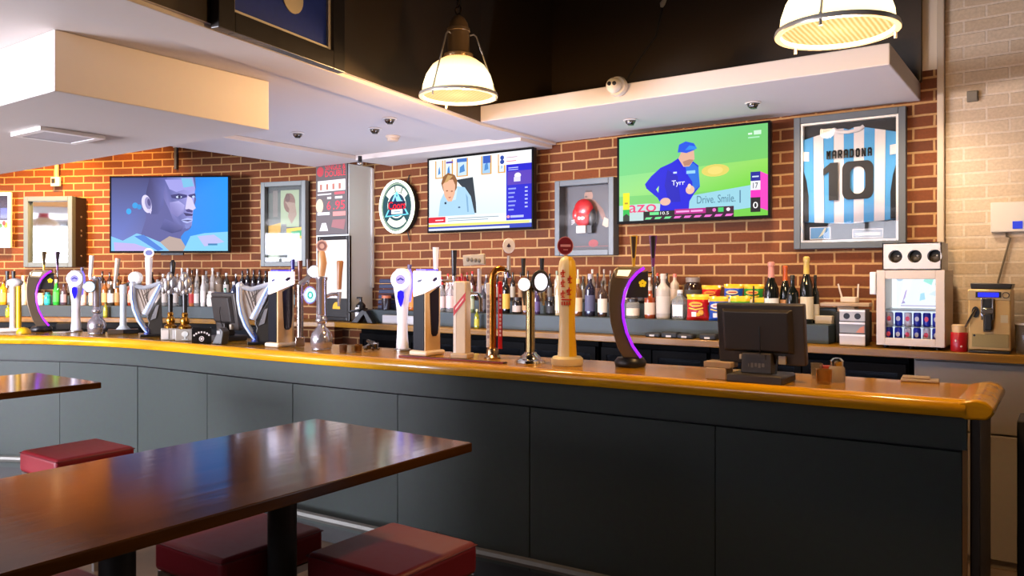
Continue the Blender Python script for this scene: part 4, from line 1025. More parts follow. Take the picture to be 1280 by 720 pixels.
# harp taps
def harp(px, py, label, badge=False):
    t, _ = bar_thing('beer_tap', label, 'beer tap', px, py, TAPS); s = .0054; cx, b = 322, 430
    K = lambda pts: px_poly(pts, cx, b, s)
    SV = mat('#c4ccd6', .3, .35)
    BL = mat('#5a8ae0', .3, emit=.35, ecol='#6a90ff')
    c = K([(301.5, 359), (301.7, 375), (304.5, 391), (310, 406), (316.5, 417), (321, 424)])
    pil = MB(SV).tube([(x, 0, z) for x, z in c], [.021, .021, .022, .022, .02, .017], 10).build('pillar', t)
    MB(BL).tube([(x - .006, -.021, z) for x, z in c], .004, 6).build('edge_light', pil)
    MB(SV).tube([(x, 0, z) for x, z in K([(302, 358), (308, 359.5), (316, 361.5), (325, 359), (337, 354.5)])], [.02, .018, .017, .017, .014], 10).build('neck', t)
    MB(SV).ell((K([(302, 357)])[0][0], 0, K([(302, 357)])[0][1]), .026, .024, .026).build('scroll', t)
    q = K([(337, 357), (331, 370), (324, 385), (317, 399)])
    sb = MB(SV).tube([(x, 0, z) for x, z in q], [.016, .02, .023, .025], 10).build('soundboard', t)
    MB(BL).tube([(x - .004, -.020, z) for x, z in q], .0035, 6).build('edge_light', sb)
    MB(mat('#b8aca0', .45)).prism(K([(304, 361), (316, 363), (334, 358), (317, 396), (311, 402), (306, 390), (304, 376)]), -.004, .012).build('string_panel', t)
    st = MB(mat('#5a5048', .4, .6))
    for k in range(7):
        u = k / 7
        x0, z0 = K([(307 + 26 * u, 361 - 1.5 * u)])[0]; x1, z1 = K([(309 + 14 * (1 - abs(u - .3)), 398 - 30 * u)])[0]
        st.tube([(x0, -.006, z0), (x1, -.006, z1)], .0016, 4)
    st.build('string', t)
    MB(M_DARK).prism(K([(330, 385), (338, 372), (339, 400), (341, 427), (318, 427), (322, 410), (319, 403)]), -.012, .04).build('rear_stand', t, bevel=.005)
    MB(mat('#c8ccd4', .25, .7)).prism(K([(331, 387), (335, 385), (331, 404), (324, 407)]), -.018, -.0125).build('front_plate', t)
    MB(mat('#2a3a7a', .25, coat=.4)).tube([(x, 0, z) for x, z in K([(316, 414), (321, 420), (320, 427)])], [.017, .019, .026], 10).build('foot', t)
    MB(M_BLK).box(-.06, .10, -.045, .05, 0, .018).build('base', t, bevel=.004)
    if badge:
        x = K([(322, 0)])[0][0]
        hh = MB(M_WHT).tube([(x + .0, .03, .37), (x, .03, .40), (x, .03, .46), (x, .03, .60)], [.016, .02, .021, .027], 12).build('tap_handle', t)
        MB(M_WHT).disc((x, .635), .036, .036, .012, .045, 22).build('badge', hh)
        MB(mat('#7880b4', .4)).disc((x, .635), .024, .02, .0105, .0115, 18).build('emblem', hh)
    else:
        MB(mat('#3a3a80', .3)).tube([(.115, .02, .38), (.118, .02, .47)], [.012, .016], 8).build('tap_handle', t)
    return t
harp(321, 430.5, 'silver harp shaped beer tap next to the small till')
harp(186, 421, 'silver harp shaped beer tap with tall white badge handle, left of the black-handled pumps', True)

# twin panel taps with an angled white lit head
def twin(px, py, label, handles):
    t, _ = bar_thing('beer_tap', label, 'beer tap', px, py, TAPS, rz=0.); w, d, h = .045, .066, .488
    TAN = mat('#c9a878', .35)
    MB(TAN).box(-w, w, -d, d, .012, h - .10).build('body', t, bevel=.004)
    MB(mat('#d8c8b0', .35)).box(-w - .022, w + .022, -d - .02, d + .02, 0, .028).build('base', t, bevel=.01)
    hd = MB(mat('#f6f2ff', .3, emit=1.15, ecol='#ece8ff'))
    hd.prism([(-w - .003, h - .150), (w + .003, h - .125), (w + .003, h), (-w - .003, h)], -d - .003, -d + .04)
    hp = [(-w - .003, -d - .003), (w + .003, -d - .003), (w + .003, d + .003), (-w - .003, d + .003)]
    zt_ = h; zb0 = [h - .150, h - .125, h - .080, h - .1]
    hd = MB(mat('#f6f2ff', .3, emit=1.05, ecol='#ece8ff'))
    hd.add([(p[0], p[1], z) for p, z in zip(hp, zb0)] + [(p[0], p[1], h) for p in hp], [(3, 2, 1, 0), (4, 5, 6, 7), (0, 1, 5, 4), (1, 2, 6, 5), (2, 3, 7, 6), (3, 0, 4, 7)])
    H = hd.build('lit_head', t, smooth=0, bevel=.003)
    sw_ = MB(mat('#2a2a58', .4)); sw_.prism([(-.02, h - .062), (-.008, h - .052), (.022, h - .046), (.018, h - .058), (0, h - .066)], -d - .0045, -d - .0035)
    v = [(w + .0042, y, z) for y, z in ((-.012, h - .055), (.006, h - .04), (.032, h - .034), (.03, h - .05), (.006, h - .062))]
    sw_.add(v, [(0, 1, 2, 3, 4)]); sw_.build('emblem', H, smooth=0)
    bl = MB(mat('#0c0c14', .3, spec=.12)); bl.prism([(-w - .001, .03), (w * .78, .03), (w * .78, h - .131), (-w - .001, h - .152)], -d - .004, -d - .0005); bl.build('black_front', t, bevel=.001)
    ip = [(y, z) for y, z in ((-.030, h - .13), (.052, h - .09), (.050, .20), (.042, .125), (.026, .11), (-.004, .11), (-.016, .125), (-.022, .2))]
    il = MB(mat('#1c161e', .3, spec=.2)); il.add([(w + .002, y, z) for y, z in ip] + [(w - .002, y, z) for y, z in ip], [tuple(range(8))] + [(i + 8, (i + 1) % 8 + 8, (i + 1) % 8, i) for i in range(8)])
    il.build('dark_inlay', t, smooth=0)
    MB(mat('#4040f0', .3, emit=1.5)).box(-w * .8, w * .8, -d + .01, d - .01, h + .0035, h + .010).build('top_light', t)
    for (x, y, z0, z1, r0, r1, c) in handles:
        MB(mat(c, .35)).tube([(x, y, z0), (x, y, (z0 + z1) / 2), (x, y, z1)], [r0, (r0 + r1) / 2, r1], 10).build('tap_handle', t)
        MB(M_CHROME).tube([(x, y, z0 - .05), (x, y, z0)], .010, 8).tube([(x, y, z0 - .03), (x * .3, d + .002, z0 - .03)], .009, 6).tube([(x, y, z0 - .05), (x, y + .01, z0 - .10)], .007, 6).build('faucet', t)
    return t
twin(534, 443.5, 'twin panel beer tap with white lit head, right of its white badge neighbour', [(-.02, .10, .50, .63, .014, .019, '#d8d0d0'), (.12, .10, .46, .61, .012, .018, '#1c1c20')])
twin(352, 433, 'twin panel beer tap with white lit head, right of the silver harp by the till', [(-.01, .10, .50, .57, .012, .014, '#28246c'), (.12, .12, .46, .57, .011, .014, '#3a2420')])

# chrome bulb based taps
def bulb_tap(px, py, label, kind):
    t, _ = bar_thing('beer_tap', label, 'beer tap', px, py, TAPS)
    CH = mat('#aaa4aa', .18, .8)
    prof = [(.058, 0), (.062, .006), (.060, .014), (.066, .03), (.068, .07), (.060, .105), (.042, .128), (.026, .145), (.022, .16), (.030, .168), (.036, .178), (.036, .192), (.030, .20), (.026, .215), (.031, .225), (.031, .43), (.036, .436), (.036, .452), (.01, .456)]
    MB(CH).lathe(prof, seg=28).build('column', t)
    if kind == 0:
        MB(CH).tube([(.03, 0, .33), (.06, -.005, .345), (.09, -.01, .345), (.107, -.01, .335)], .012, 8).tube([(.107, -.01, .36), (.107, -.01, .33), (.104, -.012, .27)], [.015, .013, .008], 8).build('faucet', t)
        W1_ = mat('#8a5a30', .4); W2_ = mat('#b08860', .4)
        MB(W1_).tube([(.107, -.01, .375), (.108, -.01, .42), (.11, -.01, .48), (.112, -.01, .545), (.112, -.01, .555)], [.013, .015, .017, .022, .018], 12).build('tap_handle', t)
        h = MB(W2_).tube([(.0, 0, .457), (.0, 0, .49), (.005, 0, .54), (.0, 0, .60), (.0, 0, .615)], [.018, .024, .028, .022, .016], 12).build('tap_handle', t)
        MB(mat('#b89a90', .4)).disc((.002, .645), .036, .040, -.012, .012, 8).build('badge', h)
        MB(mat('#7a5a5a', .4)).ring((.002, .645), .027, .028, .012, -.0135, -.0125, 18).build('emblem', h)
    else:
        l = MB(M_STEEL); l.disc((-.052, .375), .044, .048, -.05, -.02, 24); L_ = l.build('lens_housing', t, bevel=.004)
        MB(mat('#bfe6f4', .3, emit=1.1, ecol='#b0e4ff')).disc((-.052, .375), .037, .041, -.0525, -.0505, 24).build('lens', L_)
        MB(M_STEEL).tube([(-.05, -.02, .375), (0, 0, .375)], .013, 8).build('arm', t)
        MB(mat('#dcd8d4', .4)).tube([(-.045, .02, .43), (-.045, .02, .46), (-.035, .02, .62)], [.010, .014, .018], 10).build('tap_handle', t)
    return t
bulb_tap(402, 437.5, 'chrome bulb based beer tap with two wooden handles before the pillar', 0)
bulb_tap(121, 418, 'chrome bulb based beer tap with pale blue lens and white handle', 1)

# column taps with round lenses
def lens_tap(px, py, label, two):
    t, _ = bar_thing('beer_tap', label, 'beer tap', px, py, TAPS)
    if two:
        MB(mat('#b09a6c', .2, 1.)).lathe([(.030, .04), (.024, .06), (.024, .40), (.03, .405), (.03, .42)], seg=20).build('column', t)
        MB(M_CHROME).lathe([(.08, 0), (.076, .012), (.055, .02), (.05, .035), (.036, .045), (.03, .055)], seg=10).build('base', t)
        MB(M_CHROME).tube([(-.04, .01, .41), (.06, .01, .43)], .018, 10).build('crossbar', t)
        for x, z, rx, rz, e in ((-.033, .415, .034, .036, 1.6), (.052, .432, .048, .060, 0)):
            L_ = MB(M_DARK if not e else M_STEEL).disc((x, z), rx, rz, -.045, .01, 24).build('lens_housing', t, bevel=.005)
            if e: MB(mat('#ffffff', .3, emit=1.6)).disc((x, z), rx * .92, rz * .92, -.0475, -.0455, 24).build('lens', L_)
            else:
                MB(mat('#f0eef8', .3, emit=1.0)).disc((x + .004, z - .004), rx * .72, rz * .76, -.0475, -.0455, 24).build('lens', L_)
        for x in (-.038, .062):
            MB(mat('#2a2420', .35)).tube([(x, .06, .46), (x, .06, .555)], [.009, .013], 8).build('tap_handle', t)
            MB(mat('#b8a888', .2, 1.)).tube([(x, .03, .43), (x, .07, .42), (x + .005, .075, .38), (x + .008, .078, .30)], [.012, .012, .014, .008], 8).build('faucet', t)
    else:
        MB(mat('#a89a94', .2, 1.)).lathe([(.023, .06), (.022, .08), (.022, .40)], seg=18).build('column', t)
        MB(mat('#b8aca4', .25, 1.)).box(-.03, .03, -.03, .03, 0, .062).build('base', t, bevel=.005)
        MB(M_STEEL).tube([(0, 0, .33), (.05, -.02, .34)], .014, 8).tube([(0, 0, .4), (.04, 0, .44), (.085, 0, .48)], [.02, .018, .014], 8).build('arm', t)
        L_ = MB(mat('#8a78c0', .3)).disc((.064, .335), .042, .058, -.05, -.01, 24).build('lens_housing', t, bevel=.005)
        MB(mat('#a8f0e8', .3, emit=1.3, ecol='#90f0e8')).disc((.064, .335), .034, .048, -.0525, -.0505, 24).build('lens', L_)
        MB(mat('#2a9a90', .3)).ring((.064, .335), .018, .024, .008, -.054, -.053, 18).build('emblem', L_)
        L2 = MB(M_STEEL).disc((.088, .488), .040, .044, -.02, .02, 24).build('lens_housing', t, bevel=.005)
        MB(mat('#f2f4ff', .3, emit=1.4)).disc((.088, .488), .034, .038, -.0225, -.0205, 24).build('lens', L2)
        MB(mat('#5a2c20', .35)).tube([(.0, .03, .42), (.0, .03, .56)], [.012, .018], 10).build('tap_handle', t)
    return t
lens_tap(663, 453, 'brassy column beer tap with two round white lenses left of the yellow tap', True)
lens_tap(375, 433, 'chrome column beer tap with teal lens beside the wooden handled bulb tap', False)

# slim pale tap on the left
t, s = bar_thing('beer_tap', 'slim pale column beer tap with round white head, left of the far harp', 'beer tap', 154, 417, TAPS)
MB(mat('#b8c0c4', .3, coat=.3)).lathe([(.055, .035), (.045, .045), (.026, .065), (.024, .12), (.024, .30), (.028, .37), (.024, .39)], seg=18).build('column', t)
MB(M_BLK).box(-.11, .11, -.06, .06, 0, .034).build('base', t, bevel=.004)
MB(M_STEEL).box(-.11, -.0, -.064, -.0605, .002, .032).build('front_plate', t)
MB(M_STEEL).tube([(0, 0, .38), (.05, 0, .40), (.13, 0, .395)], .014, 8).build('arm', t)
MB(mat('#f0efec', .4, emit=.25)).ell((.09, -.01, .445), .055, .04, .05, 16, 10).build('round_head', t)
MB(mat('#b09a84', .35)).tube([(-.06, .02, .40), (-.052, .02, .46), (-.038, .02, .60)], [.012, .016, .022], 10).build('tap_handle', t)
MB(M_STEEL).tube([(-.06, .02, .36), (-.06, .02, .40)], .012, 8).tube([(-.06, .02, .375), (0, 0, .37)], .01, 6).build('faucet', t)
# white and yellow tap at the far left
t, s = bar_thing('beer_tap', 'white column beer tap with a yellow side at the left picture edge', 'beer tap', 17, 414.5, TAPS)
MB(mat('#d8d4cc', .35)).box(-.10, .08, -.05, .05, 0, .03).build('base', t, bevel=.008)
MB(mat('#d8d6d8', .3)).lathe([(.024, .03), (.022, .05), (.022, .39)], -.006, 0, 16).build('column', t)
MB(M_YEL).lathe([(.020, .03), (.020, .05), (.020, .38)], .036, -.004, 16).build('yellow_column', t)
MB(mat('#dcdadc', .3)).ell((.01, -.005, .405), .062, .045, .035, 16, 10).build('head', t)
for x in (-.045, -.002):
    MB(M_DARK).tube([(x, .04, .42), (x, .04, .50)], [.010, .015], 8).build('tap_handle', t)
    MB(M_STEEL).tube([(x, .0, .40), (x, .04, .41)], .009, 6).build('faucet', t)
p = on_z(33, 416.5, BT)
t = MB(M_YEL).lathe([(.052, 0), (.052, .008), (.046, .026), (.03, .042), (.008, .048)], seg=24).build('lemon_bowl', loc=(p.x, p.y - .02, BT + .001)); tag(t, 'small yellow domed bowl upside down at the far left tap base', 'bowl')
# square cream tap with red flash
t, s = bar_thing('beer_tap', 'square cream column beer tap with a red diagonal flash', 'beer tap', 578, 447.5, TAPS, rz=.25)
CRM = mat('#d3bd9d', .35, coat=.3)
MB(CRM).box(-.037, .037, -.037, .037, .025, .43).build('column', t, bevel=.006)
MB(mat('#e8e0d4', .35)).box(-.038, -.022, -.0385, -.0375, .03, .425).build('pale_edge', t)
MB(mat('#b8a080', .3)).box(-.052, .052, -.05, .05, 0, .028).build('base', t, bevel=.006)
r_ = MB(mat('#c01c24', .4)); r_.prism([(-.037, .235), (.037, .325), (.037, .37), (-.037, .285)], -.0392, -.0386); r_.build('red_flash', t)
r_ = MB(mat('#e8c8c0', .4)); r_.prism([(-.026, .268), (.024, .328), (.024, .338), (-.026, .280)], -.0398, -.0394); r_.build('lettering', t)
c_ = MB(mat('#8a2020', .4))
for x in (-.02, .015): c_.tube([(x, .0, .43), (x, .0, .455)], .011, 8)
c_.build('cap', t)
MB(M_CHROME).tube([(.02, .04, .36), (.085, .03, .36), (.10, .03, .33), (.10, .03, .26)], .011, 8).build('faucet', t)
h = MB(mat('#d4d0d4', .35)).tube([(.095, .02, .365), (.095, .02, .50)], [.011, .012], 8).build('tap_handle', t)
sg = MB(mat('#b4a894', .5)); sg.T = Matrix.Translation((.07, .01, .52)) @ Matrix.Rotation(-.06, 4, 'Y'); sg.box(-.065, .065, -.012, .012, 0, .06); so = sg.build('sign_plaque', h, bevel=.004)
sc_ = MB(mat('#6e675c', .6))
for k in range(4): sc_.ell((.035 + k * .023, -.0035, .551 - k * .002), .010, .003, .012, 8, 6)
sc_.build('carved_mark', so)
# copper pipe tap
t, s = bar_thing('beer_tap', 'copper hooked pipe beer tap with red and white lettered strips', 'beer tap', 617, 448.5, TAPS)
b_, cx_ = 448.5, 617; K = lambda pts: px_poly(pts, cx_, b_, s)
q = K([(615.5, 436), (615.5, 370), (615.5, 350), (616.5, 343), (620, 337.5), (625, 336), (631, 337)])
MB(M_COPPER).tube([(x, 0, z) for x, z in q], [.022, .022, .022, .022, .021, .020, .016], 14).build('pipe', t)
MB(mat('#a89070', .25, 1.)).lathe([(.045, 0), (.045, .01), (.034, .02), (.034, .05), (.03, .058)], -.006, 0, 20).build('base', t)
x0, z0 = K([(608, 434)])[0]; x1, z1 = K([(612.5, 354)])[0]
w_ = MB(mat('#dcd6d2', .4)).box(x0, x1, -.020, .0, z0, z1).build('white_strip', t, bevel=.003)
mk = MB(mat('#a8989c', .5))
for k in range(9): mk.box(x0 + .004, x1 - .004, -.0212, -.0204, z0 + .05 + k * .028, z0 + .066 + k * .028)
mk.build('lettering', w_)
x0, z0 = K([(622.5, 436)])[0]; x1, z1 = K([(628, 352)])[0]
w_ = MB(mat('#b4141c', .35)).box(x0, x1, -.022, .004, z0, z1).build('red_strip', t, bevel=.003)
mk = MB(mat('#d8b8b8', .5))
for k in range(10): mk.box(x0 + .007, x1 - .007, -.0232, -.0224, z0 + .07 + k * .022 + (.02 if k > 5 else 0), z0 + .084 + k * .022 + (.02 if k > 5 else 0))
mk.build('lettering', w_)
x0, z0 = K([(636, 340)])[0]
MB(M_CHROME).tube([(K([(630, 0)])[0][0], 0, z0 + .012), (x0, 0, z0 + .005), (x0 + .004, .01, z0 - .03)], .012, 8).build('faucet', t)
h = MB(mat('#a8a098', .3, .5)).tube([(x0, 0, z0 + .01), (x0, 0, z0 + .09)], [.012, .009], 8).build('tap_handle', t)
MB(mat('#ded4cc', .4)).disc((x0, z0 + .145), .034, .042, -.012, .012, 24).build('badge', h, bevel=.003)
MB(mat('#3c2c40', .4)).prism([(x0 - .012, z0 + .14), (x0, z0 + .16), (x0 + .012, z0 + .14), (x0, z0 + .135)], -.0135, -.0125).build('emblem', h)
# big yellow tap
t, s = bar_thing('beer_tap', 'tall cream and yellow beer tap with red characters and maroon round badge', 'beer tap', 709, 456.5, TAPS)
prof = [(.050, .046), (.047, .09), (.042, .17), (.040, .25), (.043, .33), (.047, .42), (.046, .50), (.040, .535), (.028, .555), (.010, .562)]
bd = MB(mat('#e0d0a4', .35, coat=.4)); bd.lathe(prof, seg=32, sy=.8); nfc = len(bd.f)
bd.m(M_YEL)
for k, f in enumerate(bd.f):
    c = sum((Vector(bd.v[i]) for i in f), Vector()) / len(f)
    if c.x > .006 and len(f) == 4: bd.mi[k] = 1
bd.build('body', t)
MB(mat('#d8c898', .35)).lathe([(.078, 0), (.082, .008), (.082, .035), (.07, .046)], seg=32, sy=.85).build('base', t)
ch_ = MB(mat('#c03018', .45))
def stroke(x, z, w, h): ch_.box(x, x + w, -.0405, -.036, z, z + h)
for (x, z) in ((-.034, .475), (-.034, .425), (-.034, .37), (.002, .445), (-.002, .385)):
    stroke(x, z, .024, .005); stroke(x + .009, z - .02, .006, .036); stroke(x + .002, z - .022, .02, .005); stroke(x, z - .012, .006, .014)
stroke(-.030, .335, .052, .007); stroke(-.03, .31, .007, .018); stroke(-.018, .31, .007, .018); stroke(-.004, .31, .007, .018); stroke(.01, .31, .007, .018)
ch_.build('red_character', t)
h = MB(mat('#c8a078', .35)).tube([(-.008, .02, .54), (-.008, .02, .58)], .010, 8).build('tap_handle', t)
MB(mat('#6e1424', .35, coat=.3)).disc((-.010, .615), .042, .048, .004, .026, 28).build('badge', h, bevel=.004)
MB(mat('#c88a90', .4)).ring((-.010, .615), .042, .048, .004, .0032, .0038, 28).box(-.035, .018, .003, .0036, .61, .622).box(-.02, .004, .003, .0036, .592, .597).build('badge_lettering', h)
# two hand pumps with black handles
def pump(px, py, label, plate):
    t, s = bar_thing('beer_pump', label, 'beer pump', px, py, 'black handled hand pumps')
    SV = mat('#b4b0b0', .3, .85)
    MB(mat('#9c968c', .4)).box(-.062, .062, -.045, .045, 0, .085).build('base_box', t, bevel=.005)
    if plate == 1:
        e = MB(mat('#d8dcd8', .4)); e.disc((0, .05), .022, .020, -.0475, -.0458, 14); e.box(-.005, .005, -.0475, -.0458, .012, .04); e.box(-.02, .02, -.0475, -.0458, .01, .015); e.build('tree_emblem', t)
    else:
        MB(mat('#c8c4c0', .4)).box(-.060, -.012, -.0475, -.0458, .01, .075).box(.012, .060, -.0475, -.0458, .01, .075).build('pump_clip', t)
    MB(M_GOLD).lathe([(.042, .086), (.044, .10), (.026, .115), (.032, .135), (.030, .155), (.018, .17), (.022, .19), (.016, .2)], seg=18).build('brass_collar', t)
    MB(M_BLK).tube([(0, 0, .2), (0, 0, .33)], [.016, .019], 12).build('shaft', t)
    f = MB(SV)
    f.ell((0, 0, .345), .026, .022, .03); f.ell((-.022, -.004, .39), .024, .02, .055); f.ell((.018, -.006, .41), .026, .022, .05); f.ell((-.004, -.008, .45), .022, .02, .04); f.ell((.036, -.005, .37), .014, .014, .035); f.ell((-.045, 0, .36), .014, .014, .03)
    f.build('silver_figure', t)
    if plate == 0:
        MB(M_BLK).tube([(.012, .01, .44), (.014, .01, .50), (.016, .01, .555), (.016, .01, .575)], [.012, .017, .020, .008], 12).build('tap_handle', t)
    return t
pump(213, 425, 'hand pump with tall black handle and silver figure right of the far harp', 0)
pump(231, 426, 'hand pump with silver figure and tree emblem box beside the black bucket', 1)

# ------------------------------------------------------------------ other things on the bar
p = on_z(252, 429, BT)
t = thing('bar_caddy', 'square black bar caddy with white arched lettering beside the small till', 'caddy', (p.x, p.y, BT + .001), face_cam(252))
w = .062
MB(M_BLK).box(-w, w, -.05, -.044, 0, .105).box(-w, w, .044, .05, 0, .105).box(-w, -w + .006, -.044, .044, 0, .105).box(w - .006, w, -.044, .044, 0, .105).box(-w + .006, w - .006, -.044, .044, 0, .006).build('box', t, smooth=0)
e = MB(mat('#d4d0d0', .5))
for k in range(7):
    a = PI * (.8 - k * .1); e.box(.058 * math.cos(a) - .005, .058 * math.cos(a) + .005, -.0512, -.0502, .022 + .05 * math.sin(a), .034 + .05 * math.sin(a))
e.ring((0, .033), .016, .018, .004, -.0512, -.0502, 16); e.disc((0, .033), .008, .009, -.0512, -.0502, 12); e.build('lettering', t)
def till(px, py, label, rz, k=1.):
    p = on_z(px, py, BT)
    t = thing('till_terminal', label, 'till', (p.x, p.y, BT + .001), rz)
    PL = mat('#35302d', .42); P2 = mat('#2a2624', .45)
    b = MB(P2); b.prism([(-.12 * k, 0), (.12 * k, 0), (.12 * k, .028), (.11 * k, .036), (-.11 * k, .036), (-.12 * k, .028)], -.085, .12); b.build('base', t, bevel=.005)
    n = MB(PL); n.prism([(-.075 * k, .0362), (.06 * k, .0362), (.055 * k, .125), (-.07 * k, .125)], -.03, .05); n.build('neck', t, bevel=.004)
    MB(P2).box(-.05 * k, .035 * k, -.038, -.0305, .10, .12).build('hinge_cover', t)
    bt = MB(mat('#6a655e', .5))
    for q in range(4): bt.box(-.03 + q * .016, -.020 + q * .016, -.0315, -.0302, .062 + (q % 2) * .004, .082)
    bt.box(-.042, -.038, -.0315, -.0302, .065, .078)
    bt.build('port', t)
    R_m = Matrix.Translation((0, .02, .105)) @ Matrix.Rotation(math.radians(9), 4, 'X')
    d = MB(PL); d.T = R_m; d.box(-.19 * k, .19 * k, -.005, .035, -.03, .235); D_ = d.build('display_back', t, bevel=.006)
    r = MB(P2); r.T = R_m
    x0, x1, z0, z1 = -.148 * k, .128 * k, .035, .205
    o = [(-.165 * k, -.0052, .02), (.145 * k, -.0052, .02), (.145 * k, -.0052, .215), (-.165 * k, -.0052, .215)]; i_ = [(x0, -.03, z0), (x1, -.03, z0), (x1, -.03, z1), (x0, -.03, z1)]
    r.add(o + i_, [(3, 2, 1, 0), (4, 5, 6, 7), (0, 1, 5, 4), (1, 2, 6, 5), (2, 3, 7, 6), (3, 0, 4, 7)])
    r.build('rear_bulge', D_, smooth=0, bevel=.004)
    sc = MB(mat('#101820', .15)); sc.T = R_m; sc.box(-.175 * k, .175 * k, .0352, .037, -.015, .22); sc.build('screen', D_)
    c = MB(M_BLK); c.tube([(.01, -.031, .11), (.012, -.045, .2), (.008, -.04, .24)], .003, 5); c.build('cable', t); MB(M_BLK).tube([(.075 * k, -.02, .04), (.08 * k, -.02, .1)], .004, 5).build('cable', t)
    MB(mat('#b4a894', .5)).box(-.085 * k, -.0755 * k, -.02, .0, .095, .115).build('sticker', t); MB(mat('#b4a894', .5)).box(.08 * k, .11 * k, -.002, .02, .08, .115).build('sticker', t)
    return t
till(950, 477, 'large black till seen from behind near the right end of the bar', 0.)
till(281, 425.5, 'small black till seen from behind next to the silver harp', -.12, .86)
p = on_z(276, 430.5, BT)
t = thing('card_reader', 'dark card reader propped in front of the small till', 'card reader', (p.x, p.y, BT + .001), .2)
MB(M_DARK).prism([(-.055, 0), (.035, 0), (.05, .09), (.02, .115), (-.02, .06)], -.03, .03).build('body', t, bevel=.006)
MB(mat('#8a8884', .5)).box(-.005, .022, -.032, -.0305, .072, .092).build('label_plate', t)
# napkin stacks
p = on_z(899, 473, BT)
t = MB(mat('#b59d82', .8, noise=.2)).box(-.046, .046, -.05, .05, 0, .05).build('napkin_stack', loc=(p.x, p.y, BT + .001), bevel=.003); tag(t, 'beige napkin stack on the bar left of the large till, lower block', 'napkins')
t = MB(mat('#a88f74', .8, noise=.2)).box(-.062, .062, -.05, .05, 0, .026).build('napkin_stack', loc=(p.x + .004, p.y + .01, BT + .0515), bevel=.003); tag(t, 'wider beige napkin stack lying on the lower block by the large till', 'napkins')
# glasses and jars
def tumbler(px, py, r, h, label, col='#cfc4b4', cat='glass', rim=True):
    p = on_z(px, py, BT)
    m = mat(col, .08, 0, 0, .85)
    t = MB(m).lathe([(r * .85, 0), (r * .92, h * .2), (r, h), (r * .9, h), (r * .8, h * .2), (.002, h * .16)], seg=20).build('glass_tumbler', loc=(p.x, p.y, BT + .001)); tag(t, label, cat)
    return t
tumbler(1021, 474, .026, .07, 'squat clear glass tumbler right of the large till, rear of three')
tumbler(1030, 480, .034, .062, 'amber tinted glass jar front of the cluster by the large till', '#d8a860', 'glass')
p = on_z(1046, 477.5, BT)
t = thing('sugar_shaker', 'glass shaker with chrome lid right of the large till', 'shaker', (p.x, p.y, BT + .001))
MB(mat('#b8b0a8', .1, 0, 0, .6)).lathe([(.034, 0), (.036, .01), (.034, .06), (.026, .07)], seg=20).build('glass_body', t)
MB(M_CHROME).lathe([(.027, .0705), (.028, .09), (.018, .102), (.006, .105)], seg=20).build('lid', t)
p = on_z(1028, 474, BT)
t = thing('red_lid_jar', 'small glass jar with red lid between the tumbler and the shaker', 'jar', (p.x + .012, p.y + .02, BT + .001))
MB(mat('#b8a890', .1, 0, 0, .6)).lathe([(.026, 0), (.026, .045)], seg=18).build('glass_body', t)
MB(mat('#a83c2c', .4)).lathe([(.028, .0455), (.028, .058)], seg=18).build('lid', t)
for k, (px, py, r, h, lb, col) in enumerate(((429, 441, .024, .05, 'small brown glass standing left in the group before the pillar', '#9a7250'), (439, 441.5, .024, .048, 'small clear glass second in the group before the pillar', '#c8b8a0'), (448, 441, .022, .05, 'small amber glass third in the group before the pillar', '#a87c48'))):
    tumbler(px, py, r, h, lb, col)
p = on_z(464, 439, BT)
t = thing('bottle_pourers', 'tangle of metal bar tools lying on the bar before the crate', 'bar tools', (p.x, p.y, BT + .001), .3)
for k in range(6):
    a = k * 1.05
    MB(mat('#5a544e', .25, .9)).tube([(.05 * math.cos(a), .03 * math.sin(a), .012), (.0 + .02 * math.cos(a + 1), .01, .045), (-.05 * math.cos(a + .4), -.03 * math.sin(a), .02 + .008 * k)], [.011, .008, .010], 7).build('pourer', t)
# bar mat, towel
a = on_z(498, 446, BT); b = on_z(628, 455, BT)
t = MB(mat('#161013', .6)).vprism([(a.x, a.y), (b.x, b.y), (b.x, b.y + .10), (a.x, a.y + .10)], BT + .0004, BT + .0007)
t = thing('bar_mat', 'long dark red edged rubber mat under the taps in the middle of the bar', 'bar mat', (a.x, a.y, BT + .0002))
ang = math.atan2(b.y - a.y, b.x - a.x); L_ = math.hypot(b.x - a.x, b.y - a.y); t.rotation_euler = (0, 0, ang)
MB(mat('#1c1216', .6)).box(0, L_, .012, .05, 0, .006).build('rubber', t, bevel=.002)
MB(mat('#7a1830', .5)).box(0, L_, 0, .0115, 0, .007).build('red_edge', t, bevel=.002)
p = on_z(1150, 477, BT)
t = MB(mat('#b8a898', .9, noise=.2)).box(-.075, .075, -.04, .04, 0, .012).box(-.07, .04, -.035, .03, .012, .022).build('folded_cloth', loc=(p.x, p.y, BT + .001), rotz=.1, bevel=.005); tag(t, 'folded pale cloth on the right end of the bar', 'cloth')
t = MB(mat('#c9c0bc', .3)).box(-.06, .06, -.05, .05, 0, .004).build('drip_tray', loc=tuple(on_z(80, 415.5, BT)), rotz=.4, bevel=.002); t.location.z = BT + .001; t.location.x += .0; tag(t, 'flat pale drip tray between the far crescent and white badge taps', 'tray')
